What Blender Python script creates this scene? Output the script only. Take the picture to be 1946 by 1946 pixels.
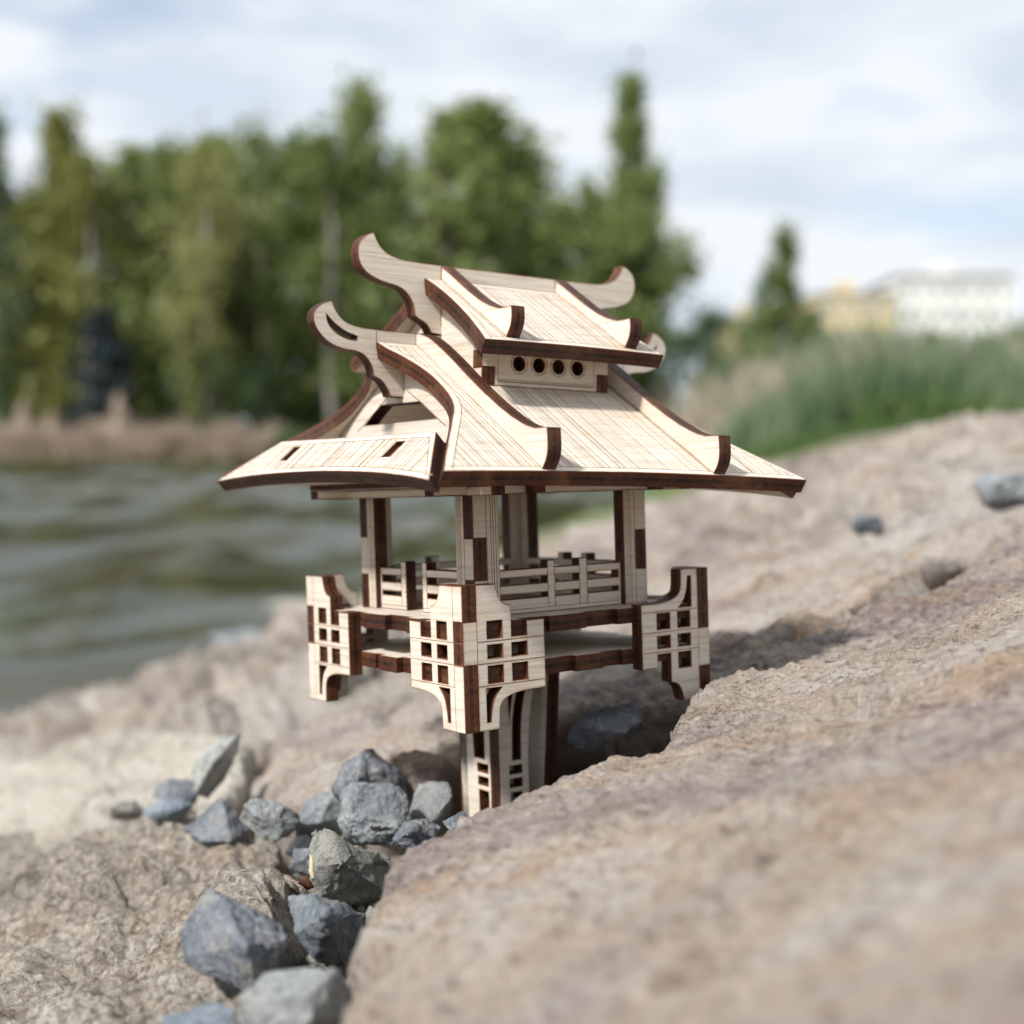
import bpy, bmesh, math, random
import numpy as np
from mathutils import Matrix, Vector
from mathutils.geometry import tessellate_polygon

for o in list(bpy.data.objects): bpy.data.objects.remove(o)
SC = bpy.context.scene
COL = SC.collection

# ------------------------------------------------------------------ camera, sky, sun, exposure
CAM_H = 0.300                       # camera height above the pond (m); pond surface is z = 0
FPX = 2571.9                        # focal length in photograph pixels (1946 wide)
PITCH = math.atan((973.0 - 852.0) / FPX)
cam = bpy.data.cameras.new('camera'); camo = bpy.data.objects.new('camera', cam); COL.objects.link(camo)
cam.sensor_width = 36.0; cam.lens = 36.0 * FPX / 1946.0
cam.clip_start = 0.01; cam.clip_end = 2000.0
camo.location = (0, 0, CAM_H); camo.rotation_euler = (math.pi / 2 - PITCH, 0, 0)
cam.dof.use_dof = True; cam.dof.focus_distance = 0.248; cam.dof.aperture_fstop = cam.lens / 3.7
SC.camera = camo

SUN_AZ = math.atan2(-0.673, -0.739)   # direction towards the sun in plan (atan2(x, y)): left and behind the camera
SUN_EL = math.radians(46)
world = bpy.data.worlds.new('World'); SC.world = world; world.use_nodes = True
wn = world.node_tree; wn.nodes.clear()
def wnode(t, **k):
    n = wn.nodes.new(t)
    for a, b in k.items(): setattr(n, a, b)
    return n
w_out = wnode('ShaderNodeOutputWorld'); w_bg = wnode('ShaderNodeBackground'); w_bg.inputs['Strength'].default_value = 0.13
w_sky = wnode('ShaderNodeTexSky', sky_type='NISHITA', sun_disc=False)
w_sky.sun_elevation = SUN_EL; w_sky.sun_rotation = SUN_AZ; w_sky.air_density = 1.0; w_sky.dust_density = 0.6
w_tc = wnode('ShaderNodeTexCoord'); w_map = wnode('ShaderNodeMapping')
w_map.inputs['Scale'].default_value = (1.0, 1.0, 3.0); w_map.inputs['Rotation'].default_value = (0.0, 0.12, 0.5)
w_map.inputs['Location'].default_value = (8.8, 0.1, 3.456)
w_n1 = wnode('ShaderNodeTexNoise'); w_n1.inputs['Scale'].default_value = 2.4; w_n1.inputs['Detail'].default_value = 5; w_n1.inputs['Roughness'].default_value = 0.5
w_r1 = wnode('ShaderNodeValToRGB'); w_r1.color_ramp.elements[0].position = 0.25; w_r1.color_ramp.elements[1].position = 0.40
w_n2 = wnode('ShaderNodeTexNoise'); w_n2.inputs['Scale'].default_value = 5.0; w_n2.inputs['Detail'].default_value = 4
w_r2 = wnode('ShaderNodeValToRGB')
w_r2.color_ramp.elements[0].position = 0.38; w_r2.color_ramp.elements[0].color = (4.7, 5.25, 6.0, 1)
w_r2.color_ramp.elements[1].position = 0.58; w_r2.color_ramp.elements[1].color = (6.15, 6.45, 6.8, 1)
w_mix = wnode('ShaderNodeMix', data_type='RGBA')
L = wn.links.new
L(w_tc.outputs['Generated'], w_map.inputs['Vector'])
L(w_map.outputs['Vector'], w_n1.inputs['Vector']); L(w_map.outputs['Vector'], w_n2.inputs['Vector'])
L(w_n1.outputs['Fac'], w_r1.inputs['Fac']); L(w_n2.outputs['Fac'], w_r2.inputs['Fac'])
L(w_r1.outputs['Color'], w_mix.inputs['Factor'])
L(w_sky.outputs['Color'], w_mix.inputs['A']); L(w_r2.outputs['Color'], w_mix.inputs['B'])
L(w_mix.outputs['Result'], w_bg.inputs['Color']); L(w_bg.outputs['Background'], w_out.inputs['Surface'])

sun = bpy.data.lights.new('sun', 'SUN'); suno = bpy.data.objects.new('sun', sun); COL.objects.link(suno)
sun.energy = 5.0; sun.angle = math.radians(5.0); sun.color = (1.0, 0.975, 0.935)
sdir = Vector((math.sin(SUN_AZ) * math.cos(SUN_EL), math.cos(SUN_AZ) * math.cos(SUN_EL), math.sin(SUN_EL)))
suno.rotation_euler = sdir.to_track_quat('Z', 'Y').to_euler(); suno.location = sdir * 5
vs = SC.view_settings
vs.view_transform = 'Standard'; vs.look = 'None'; vs.exposure = 0.2; vs.gamma = 1.0; vs.use_curve_mapping = False
SC.cycles.max_bounces = 6; SC.cycles.use_denoising = True

# ------------------------------------------------------------------ small maths
CP, SP = math.cos(PITCH), math.sin(PITCH)
def ray(x, y):
    """world direction (unit forward depth) of a photograph pixel"""
    a, b = (x - 973.0) / FPX, -(y - 973.0) / FPX
    return np.array([a, CP + b * SP, b * CP - SP])
CAM = np.array([0, 0, CAM_H])
def at(x, y, d): return CAM + ray(x, y) * d
BANK_B, BANK_K = 0.314, 0.174
def bank(x, y):                       # the stone bank: a plane that falls to the left, into the pond
    return CAM_H - 0.050 + BANK_B * (x - 0.037 - BANK_K * (y - 0.276))
def onbank(x, y, dz=0.0):
    r = ray(x, y)
    den = r[2] - BANK_B * (r[0] - BANK_K * r[1]); num = -0.050 + dz + BANK_B * (-0.037 + BANK_K * 0.276)
    return CAM + r * (num / den)
rng = np.random.default_rng(7)
_perm = np.tile(rng.permutation(256), 3); _grad = rng.normal(size=(256, 3)); _grad /= np.linalg.norm(_grad, axis=1)[:, None]
def perlin(P):
    P = np.asarray(P, float); i = np.floor(P).astype(np.int64); f = P - i; i &= 255
    u = f * f * f * (f * (f * 6 - 15) + 10); out = 0
    for dx in (0, 1):
        wx = u[:, 0] if dx else 1 - u[:, 0]
        for dy in (0, 1):
            wy = u[:, 1] if dy else 1 - u[:, 1]
            for dz in (0, 1):
                wz = u[:, 2] if dz else 1 - u[:, 2]
                h = _perm[_perm[_perm[(i[:, 0] + dx) & 255] + ((i[:, 1] + dy) & 255)] + ((i[:, 2] + dz) & 255)]
                g = _grad[h]
                out = out + wx * wy * wz * (g[:, 0] * (f[:, 0] - dx) + g[:, 1] * (f[:, 1] - dy) + g[:, 2] * (f[:, 2] - dz))
    return out * 1.6
def fbm(P, octs=4, gain=0.5, lac=2.1):
    P = np.asarray(P, float); a = 1.0; s = 0
    for k in range(octs):
        s = s + a * perlin(P + 13.7 * k); P = P * lac; a *= gain
    return s

# ------------------------------------------------------------------ materials
class NT:
    def __init__(s, name):
        s.m = bpy.data.materials.new(name); s.m.use_nodes = True; s.t = s.m.node_tree; s.t.nodes.clear()
        s.out = s.n('ShaderNodeOutputMaterial'); s.bsdf = s.n('ShaderNodeBsdfPrincipled')
        s.l(s.bsdf.outputs[0], s.out.inputs['Surface'])
    def n(s, t, ins=None, **k):
        x = s.t.nodes.new(t)
        for a, b in k.items(): setattr(x, a, b)
        for a, b in (ins or {}).items():
            if hasattr(b, 'is_linked') or isinstance(b, bpy.types.NodeSocket): s.l(b, x.inputs[a])
            else: x.inputs[a].default_value = b
        return x
    def l(s, a, b): s.t.links.new(a, b)
    def obj(s, scale=(1, 1, 1)):
        tc = s.n('ShaderNodeTexCoord'); mp = s.n('ShaderNodeMapping', {'Scale': scale}); s.l(tc.outputs['Object'], mp.inputs['Vector']); return mp.outputs[0]
    def noise(s, v, scale, detail=4, rough=0.5, dist=0.0):
        return s.n('ShaderNodeTexNoise', {'Vector': v, 'Scale': scale, 'Detail': detail, 'Roughness': rough, 'Distortion': dist}).outputs['Fac']
    def ramp(s, f, stops):
        r = s.n('ShaderNodeValToRGB'); e = r.color_ramp.elements
        while len(e) < len(stops): e.new(0.5)
        for q, (p, c) in zip(e, stops):
            q.position = p; q.color = (*c, 1) if len(c) == 3 else c
        s.l(f, r.inputs['Fac']); return r.outputs['Color']
    def mix(s, f, a, b, mode='MIX'):
        m = s.n('ShaderNodeMix', data_type='RGBA', blend_type=mode)
        for k, x in (('Factor', f), ('A', a), ('B', b)):
            if isinstance(x, bpy.types.NodeSocket): s.l(x, m.inputs[k])
            else: m.inputs[k].default_value = x if k == 'Factor' else (*x, 1)
        return m.outputs['Result']
    def bump(s, h, strength, dist, prev=None):
        b = s.n('ShaderNodeBump', {'Height': h, 'Strength': strength, 'Distance': dist})
        if prev: s.l(prev, b.inputs['Normal'])
        return b.outputs[0]
    def set(s, **k):
        nm = {'col': 'Base Color', 'rough': 'Roughness', 'normal': 'Normal', 'spec': 'Specular IOR Level', 'metal': 'Metallic', 'trans': 'Transmission Weight'}
        for a, b in k.items():
            i = s.bsdf.inputs[nm[a]]
            if isinstance(b, bpy.types.NodeSocket): s.l(b, i)
            else: i.default_value = (*b, 1) if isinstance(b, tuple) else b
        return s.m

def m_wood():
    t = NT('birch_plywood_face')
    v = t.obj((60, 1400, 300)); v2 = t.obj((1, 1, 1)); oi = t.n('ShaderNodeObjectInfo')
    add = t.n('ShaderNodeVectorMath', {0: v, 1: oi.outputs['Location']}, operation='ADD').outputs[0]
    g = t.noise(v, 1.0, 5, 0.6, 0.4)
    c = t.ramp(g, [(0.25, (0.46, 0.385, 0.315)), (0.5, (0.625, 0.56, 0.485)), (0.8, (0.72, 0.67, 0.605))])
    blot = t.noise(v2, 90, 3, 0.55)
    c = t.mix(t.ramp(blot, [(0.58, (0, 0, 0)), (0.8, (0.45, 0.45, 0.45))]), c, (0.56, 0.40, 0.22))
    at_ = t.n('ShaderNodeAttribute', attribute_name='scorch').outputs['Fac']
    sn = t.ramp(t.noise(v2, 260, 3, 0.6), [(0.35, (0.15, 0.15, 0.15)), (0.65, (0.85, 0.85, 0.85))])
    c = t.mix(t.n('ShaderNodeMath', {0: at_, 1: sn}, operation='MULTIPLY').outputs[0], c, (0.30, 0.155, 0.06))
    rnd = t.ramp(oi.outputs['Random'], [(0, (0.90, 0.88, 0.86)), (1, (1.06, 1.04, 1.0))])
    c = t.mix(1.0, c, rnd, 'MULTIPLY')
    fine = t.noise(t.obj((300, 5000, 1000)), 1.0, 4, 0.7)
    return t.set(col=c, rough=0.62, spec=0.25, normal=t.bump(fine, 0.5, 0.00012, t.bump(g, 0.35, 0.0002)))
def m_edge():
    t = NT('laser_burnt_edge')
    tc = t.n('ShaderNodeTexCoord'); sep = t.n('ShaderNodeSeparateXYZ', {0: tc.outputs['Object']})
    z = t.n('ShaderNodeMath', {0: sep.outputs['Z'], 1: 1 / 0.003}, operation='MULTIPLY').outputs[0]
    c = t.ramp(z, [(0.0, (0.075, 0.020, 0.008)), (0.30, (0.055, 0.014, 0.006)), (0.34, (0.12, 0.045, 0.020)), (0.37, (0.012, 0.005, 0.003)), (0.64, (0.016, 0.006, 0.004)), (0.67, (0.11, 0.040, 0.018)), (0.72, (0.065, 0.017, 0.007)), (1.0, (0.085, 0.025, 0.010))])
    n = t.noise(t.obj((900, 900, 400)), 1.0, 4, 0.6)
    c = t.mix(t.ramp(n, [(0.35, (0, 0, 0)), (0.75, (0.5, 0.5, 0.5))]), c, (0.135, 0.050, 0.022))
    oi = t.n('ShaderNodeObjectInfo'); lf = t.noise(t.obj((1, 1, 1)), 120, 4, 0.6, 0.5)
    c = t.mix(t.ramp(lf, [(0.52, (0, 0, 0)), (0.72, (0.55, 0.55, 0.55))]), c, (0.24, 0.115, 0.05))
    c = t.mix(1.0, c, t.ramp(oi.outputs['Random'], [(0, (0.5, 0.46, 0.46)), (1, (1.1, 1.05, 1.0))]), 'MULTIPLY')
    return t.set(col=c, rough=0.6, spec=0.3, normal=t.bump(n, 0.5, 0.0003))
def m_engrave(name='laser_engraved_line', cols=((0.10, 0.045, 0.018), (0.24, 0.13, 0.06), (0.40, 0.27, 0.15))):
    t = NT(name)
    n = t.noise(t.obj((400, 400, 400)), 1.0, 4, 0.6)
    c = t.ramp(n, [(0.3, cols[0]), (0.55, cols[1]), (0.75, cols[2])])
    return t.set(col=c, rough=0.7, spec=0.2)
def m_stone_warm(name, cols, dark=0.5, scale=1.0, bumpk=1.0, streak=(0.55, 1, 1.6), gran=False, rust=0.5):
    t = NT(name); v = t.obj(streak); vb = t.obj((streak[0] * 0.5, 1.0, 1.0))
    big = t.noise(vb, 17 * scale, 6, 0.62, 0.5); mid = t.noise(v, 95 * scale, 6, 0.68, 0.3); fine = t.noise(v, 560 * scale, 6, 0.74); grit = t.noise(t.obj(), 2300 * scale, 3, 0.6)
    a, b, c_, d = cols
    c = t.ramp(big, [(0.40, a), (0.46, b), (0.52, c_), (0.60, d)])
    c2 = t.ramp(mid, [(0.38, a), (0.47, d), (0.55, b), (0.66, c_)])
    c = t.mix(0.42, c, c2)
    rs = t.noise(vb, 41 * scale, 5, 0.65, 0.4)
    c = t.mix(t.ramp(rs, [(0.54, (0, 0, 0)), (0.68, (rust, rust, rust))]), c, (0.36, 0.20, 0.095))
    c = t.mix(t.ramp(fine, [(0.33, (dark, dark, dark)), (0.47, (0, 0, 0))]), c, (0.085, 0.06, 0.05))
    c = t.mix(t.ramp(fine, [(0.55, (0, 0, 0)), (0.70, (0.55, 0.55, 0.55))]), c, (0.70, 0.62, 0.52))
    c = t.mix(t.ramp(grit, [(0.30, (0.5, 0.5, 0.5)), (0.45, (0, 0, 0))]), c, (0.10, 0.075, 0.065))
    nrm = t.bump(mid, 0.8 * bumpk, 0.003)
    if gran:
        vo = t.n('ShaderNodeTexVoronoi', {'Vector': t.obj(), 'Scale': 480.0}); vo2 = t.n('ShaderNodeTexVoronoi', {'Vector': t.obj(), 'Scale': 1300.0})
        inv = t.n('ShaderNodeMath', {0: 1.0, 1: vo.outputs['Distance']}, operation='SUBTRACT').outputs[0]; inv2 = t.n('ShaderNodeMath', {0: 1.0, 1: vo2.outputs['Distance']}, operation='SUBTRACT').outputs[0]
        pit = t.ramp(t.noise(t.obj(), 210, 4, 0.6), [(0.34, (0, 0, 0)), (0.42, (1, 1, 1))])
        nrm = t.bump(pit, 0.9, 0.0025, nrm); nrm = t.bump(inv, 0.42, 0.0011, nrm); nrm = t.bump(inv2, 0.7, 0.0006, nrm)
        c = t.mix(t.ramp(vo.outputs['Distance'], [(0.45, (0, 0, 0)), (0.8, (0.6, 0.6, 0.6))]), c, (0.13, 0.095, 0.075))
    nrm = t.bump(fine, 1.0 * bumpk, 0.0016, nrm)
    nrm = t.bump(grit, 0.7 * bumpk, 0.0005, nrm)
    return t.set(col=c, rough=0.85, spec=0.25, normal=nrm)
def m_stone_grey(name, a, b, c_, k=1.0):
    t = NT(name); oi = t.n('ShaderNodeObjectInfo'); v0 = t.obj((1, 1, 1))
    v = t.n('ShaderNodeVectorMath', {0: v0, 1: oi.outputs['Location']}, operation='ADD').outputs[0]
    big = t.noise(v, 55, 5, 0.6, 0.8); fine = t.noise(v, 500, 6, 0.7); vein = t.noise(v, 90, 3, 0.5, 2.5)
    c = t.ramp(big, [(0.32, a), (0.5, b), (0.68, c_)])
    dust = t.noise(v, 140, 5, 0.65)
    c = t.mix(t.ramp(dust, [(0.52, (0, 0, 0)), (0.70, (0.55, 0.55, 0.55))]), c, (0.36, 0.32, 0.26))
    c = t.mix(t.ramp(vein, [(0.485, (0, 0, 0)), (0.5, (0.35, 0.35, 0.35)), (0.515, (0, 0, 0))]), c, (0.5, 0.5, 0.5))
    c = t.mix(t.ramp(fine, [(0.35, (0.45, 0.45, 0.45)), (0.5, (0, 0, 0))]), c, (0.03, 0.035, 0.045))
    c = t.mix(t.ramp(fine, [(0.58, (0, 0, 0)), (0.74, (0.4, 0.4, 0.4))]), c, (0.42, 0.44, 0.45))
    c = t.mix(1.0, c, t.ramp(oi.outputs['Random'], [(0.0, (0.82, 0.88, 0.95)), (0.5, (1.0, 1.0, 1.0)), (0.8, (1.1, 1.08, 1.04)), (1.0, (0.85, 0.87, 0.9))]), 'MULTIPLY')
    nrm = t.bump(big, 0.6 * k, 0.003); nrm = t.bump(fine, 0.9 * k, 0.0011, nrm)
    return t.set(col=c, rough=0.72, spec=0.35, normal=nrm)
def m_plain(name, col, rough=0.8, var=0.25, scale=2.0, bump=0.0, spec=0.3):
    t = NT(name); n = t.noise(t.obj(), scale, 5, 0.6)
    lo = tuple(x * (1 - var) for x in col); hi = tuple(min(1, x * (1 + var)) for x in col)
    k = dict(col=t.ramp(n, [(0.3, lo), (0.7, hi)]), rough=rough, spec=spec)
    if bump: k['normal'] = t.bump(n, 0.5, bump)
    return t.set(**k)
def m_leaf(name, cols):
    t = NT(name); oi = t.n('ShaderNodeObjectInfo'); tc = t.n('ShaderNodeTexCoord')
    n = t.noise(tc.outputs['Object'], 1.3, 4, 0.7)
    s = t.n('ShaderNodeMath', {0: n, 1: t.n('ShaderNodeMath', {0: oi.outputs['Random'], 1: 0.25}, operation='MULTIPLY').outputs[0]}, operation='ADD').outputs[0]
    c = t.ramp(s, [(0.38, cols[0]), (0.6, cols[1]), (0.82, cols[2])])
    t.set(col=c, rough=0.55, spec=0.3)
    tr = t.n('ShaderNodeBsdfTranslucent', {'Color': c}); mx = t.n('ShaderNodeMixShader', {0: 0.42})
    t.l(t.bsdf.outputs[0], mx.inputs[1]); t.l(tr.outputs[0], mx.inputs[2]); t.l(mx.outputs[0], t.out.inputs['Surface'])
    return t.m
def m_water():
    t = NT('pond_water'); v = t.obj((0.9, 2.0, 1))
    b = t.noise(v, 26.0, 3, 0.55, 0.3)
    col = t.ramp(t.noise(v, 0.6, 3, 0.5), [(0.35, (0.022, 0.024, 0.006)), (0.7, (0.042, 0.036, 0.009))])
    m = t.set(col=col, rough=0.05, spec=0.5, normal=t.bump(b, 0.35, 0.006)); t.bsdf.inputs['IOR'].default_value = 1.42
    return m
WOOD, EDGE, ENGR = m_wood(), m_edge(), m_engrave()
ENGR_ROOF = m_engrave('shallow_roof_groove', ((0.12, 0.065, 0.035), (0.27, 0.18, 0.115), (0.42, 0.325, 0.24)))
SLAB = m_stone_warm('warm_sandstone', dark=0.85, rust=0.45, cols=[(0.20, 0.152, 0.145), (0.35, 0.295, 0.262), (0.41, 0.315, 0.225), (0.48, 0.43, 0.385)])
SLAB_PINK = m_stone_warm('pinkish_sandstone', [(0.225, 0.178, 0.17), (0.38, 0.325, 0.288), (0.445, 0.375, 0.305), (0.50, 0.455, 0.41)])
SLAB_PALE = m_stone_warm('pale_limestone', [(0.38, 0.34, 0.285), (0.52, 0.475, 0.40), (0.56, 0.515, 0.43), (0.60, 0.565, 0.50)], 0.2, rust=0.2)
SLAB_ROUGH = m_stone_warm('rough_crusty_stone', [(0.20, 0.165, 0.14), (0.34, 0.295, 0.245), (0.44, 0.385, 0.31), (0.53, 0.485, 0.42)], 0.5, 1.5, 0.8, (1, 1, 1), True, 0.3)
GREY = m_stone_grey('blue_grey_stone', (0.115, 0.135, 0.152), (0.195, 0.22, 0.238), (0.30, 0.32, 0.33))
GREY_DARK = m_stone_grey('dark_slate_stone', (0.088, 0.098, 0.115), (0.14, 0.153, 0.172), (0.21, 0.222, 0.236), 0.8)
GREY_PALE = m_stone_grey('pale_grey_stone', (0.19, 0.20, 0.20), (0.28, 0.29, 0.285), (0.37, 0.375, 0.36))
CRUST = m_stone_grey('crusty_tan_grey_stone', (0.22, 0.20, 0.165), (0.32, 0.295, 0.245), (0.40, 0.375, 0.315), 1.6)
GROUND = m_plain('gravelly_earth', (0.20, 0.165, 0.125), 0.95, 0.45, 60, 0.004)
BARK = m_plain('grey_bark', (0.30, 0.27, 0.24), 0.9, 0.4, 3, 0.01)
BARK_D = m_plain('dark_bark', (0.10, 0.085, 0.07), 0.9, 0.4, 3, 0.01)
LEAF_Y = m_leaf('yellow_green_leaves', [(0.16, 0.175, 0.035), (0.26, 0.265, 0.075), (0.36, 0.35, 0.15)])
LEAF_M = m_leaf('mid_green_leaves', [(0.13, 0.18, 0.045), (0.225, 0.275, 0.09), (0.33, 0.37, 0.18)])
LEAF_D = m_leaf('dark_green_leaves', [(0.060, 0.105, 0.038), (0.115, 0.175, 0.072), (0.20, 0.25, 0.14)])
LEAF_B = m_leaf('blue_green_needles', [(0.018, 0.034, 0.042), (0.036, 0.058, 0.068), (0.075, 0.10, 0.105)])
REED_G = m_leaf('green_reed', [(0.06, 0.105, 0.045), (0.125, 0.185, 0.09), (0.24, 0.29, 0.18)])
REED_B = m_leaf('dry_reed', [(0.40, 0.32, 0.25), (0.54, 0.44, 0.35), (0.64, 0.54, 0.45)])
GRASS = m_leaf('bright_grass', [(0.055, 0.10, 0.028), (0.095, 0.155, 0.045), (0.15, 0.205, 0.075)])
WATER = m_water()
CREAM = m_plain('cream_render', (0.64, 0.51, 0.31), 0.85, 0.06, 0.3)
WHITE = m_plain('white_render', (0.74, 0.73, 0.70), 0.85, 0.05, 0.3)
ROOFM = m_plain('grey_roofing', (0.30, 0.28, 0.27), 0.8, 0.15, 0.5)
PANE = m_plain('window_glass', (0.27, 0.28, 0.30), 0.1, 0.2, 0.5, 0, 0.6)
TWIG = m_plain('dry_straw', (0.62, 0.52, 0.34), 0.7, 0.25, 300)
BROWNLEAF = m_plain('brown_leaf', (0.075, 0.032, 0.015), 0.7, 0.4, 200)

# ------------------------------------------------------------------ object helpers
def tag(o, label=None, cat=None, group=None, kind=None):
    for k, v in (('label', label), ('category', cat), ('group', group), ('kind', kind)):
        if v: o[k] = v
    return o
def link(name, me, parent=None, M=None):
    o = bpy.data.objects.new(name, me); COL.objects.link(o)
    if parent is not None: o.parent = parent
    if M is not None: o.matrix_local = M
    return o
def mesh_np(name, V, F, mats, smooth=True, mi=None):
    me = bpy.data.meshes.new(name); V = np.asarray(V, np.float32); F = np.asarray(F, np.int32); k = F.shape[1]
    me.vertices.add(len(V)); me.vertices.foreach_set('co', V.ravel())
    me.loops.add(F.size); me.loops.foreach_set('vertex_index', F.ravel())
    me.polygons.add(len(F)); me.polygons.foreach_set('loop_start', np.arange(0, F.size, k, dtype=np.int32))
    me.polygons.foreach_set('use_smooth', np.full(len(F), smooth))
    if mi is not None: me.polygons.foreach_set('material_index', np.asarray(mi, np.int32))
    for m in (mats if isinstance(mats, (list, tuple)) else [mats]): me.materials.append(m)
    me.update(calc_edges=True); me.validate(); return me
def empty(name, loc=(0, 0, 0)):
    o = bpy.data.objects.new(name, None); COL.objects.link(o); o.location = loc; o.empty_display_size = 0.01; return o

# ------------------------------------------------------------------ ground, pond
def shore_x(y): return -0.553 + BANK_K * (y - 1.464)
def ground_z(x, y):
    s = (x - shore_x(np.minimum(y, 26.0))) * BANK_B
    near = np.where(s < 0.36, s, 0.36 + (s - 0.36) * 0.06) - 0.022
    far = np.where(y > 38.0, (y - 38.0) * 0.10, (y - 38.0) * 0.3); far = np.minimum(far, 0.55 + (y - 43) * 0.004)
    return np.maximum(np.maximum(near, far), -0.9)
def axis(lo, hi, c, n, p=3.0):
    t = np.linspace(-1, 1, n); return np.where(t < 0, c + (c - lo) * np.sign(t) * np.abs(t) ** p, c + (hi - c) * np.abs(t) ** p)
gx = axis(-320, 320, 0.0, 261, 3.6); gy = np.concatenate([[-60, -20, -6, -2, -1], np.linspace(-0.6, 1.2, 120), 1.2 + np.linspace(0.02, 1, 140) ** 3.2 * 900])
GX, GY = np.meshgrid(gx, gy); GZ = ground_z(GX, GY)
pts = np.stack([GX.ravel(), GY.ravel(), GZ.ravel()], 1)
near = np.exp(-((pts[:, 0]) ** 2 + (pts[:, 1] - 0.4) ** 2) / 1.5)
pts[:, 2] += near * 0.006 * fbm(pts * 30, 3) + (1 - near) * 0.05 * fbm(pts * 0.35, 3) * np.clip(pts[:, 1] / 20, 0, 1)
ni, nj = len(gy), len(gx); idx = np.arange(ni * nj).reshape(ni, nj)
F = np.stack([idx[:-1, :-1].ravel(), idx[:-1, 1:].ravel(), idx[1:, 1:].ravel(), idx[1:, :-1].ravel()], 1)
def m_ground():
    t = NT('earth_and_turf'); tc = t.n('ShaderNodeTexCoord'); sep = t.n('ShaderNodeSeparateXYZ', {0: tc.outputs['Object']})
    n = t.noise(tc.outputs['Object'], 70, 6, 0.65); n2 = t.noise(tc.outputs['Object'], 0.6, 4, 0.6)
    earth = t.ramp(n, [(0.3, (0.10, 0.08, 0.06)), (0.5, (0.22, 0.18, 0.14)), (0.7, (0.34, 0.30, 0.25))])
    turf = t.ramp(n2, [(0.3, (0.05, 0.085, 0.02)), (0.7, (0.11, 0.15, 0.04))])
    f = t.ramp(t.n('ShaderNodeMath', {0: sep.outputs['Y'], 1: 1 / 8.0}, operation='MULTIPLY').outputs[0], [(0.35, (0, 0, 0)), (0.6, (1, 1, 1))])
    return t.set(col=t.mix(f, earth, turf), rough=0.95, spec=0.15, normal=t.bump(n, 0.6, 0.003))
tag(link('ground', mesh_np('ground', pts, F, m_ground())), kind='structure')
ys = np.exp(np.linspace(math.log(0.45), math.log(60.0), 720)); ss = np.concatenate([np.linspace(-6, -0.56, 24), np.linspace(-0.55, 0.35, 340), np.linspace(0.37, 6, 24)])
SS, YY = np.meshgrid(ss, ys); XX = SS * YY
rx, ry = XX * 0.96 - YY * 0.29, XX * 0.29 + YY * 0.96           # wave crests run along the shore
q = np.stack([rx.ravel(), ry.ravel(), np.zeros(rx.size)], 1); dyv = (YY * 0.0068).ravel()
damp = np.clip(((YY.ravel() - 0.4) / 1.2), 0, 1)
yv = YY.ravel()
sw1 = np.sin(q[:, 1] * 5.0 + 5.0 * perlin(q * [1.2, 0.35, 1] + 31)) * np.clip(0.55 + 1.3 * perlin(q * [2.4, 0.6, 1] + 17), 0, 1.4)
sw2 = np.sin(q[:, 1] * 1.9 + 5.0 * perlin(q * [0.4, 0.13, 1] + 41)) * np.clip(0.55 + 1.3 * perlin(q * [0.8, 0.25, 1] + 27), 0, 1.4)
hz = 0.036 * sw1 + 0.070 * sw2 * np.clip((yv - 4) / 8, 0, 1) + 0.010 * perlin(q * [4.2, 2.0, 1]) + 0.003 * perlin(q * [11, 6, 1] + 9) * np.clip(yv / 5, 0.4, 3.2) + 0.0006 * perlin(q * [30, 19, 1] + 4)
hz = hz * damp
idx = np.arange(SS.size).reshape(SS.shape)
F = np.stack([idx[:-1, :-1].ravel(), idx[:-1, 1:].ravel(), idx[1:, 1:].ravel(), idx[1:, :-1].ravel()], 1)
tag(link('pond_water', mesh_np('pond_water', np.stack([XX.ravel(), YY.ravel(), hz], 1), F, WATER)), kind='structure')

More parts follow.
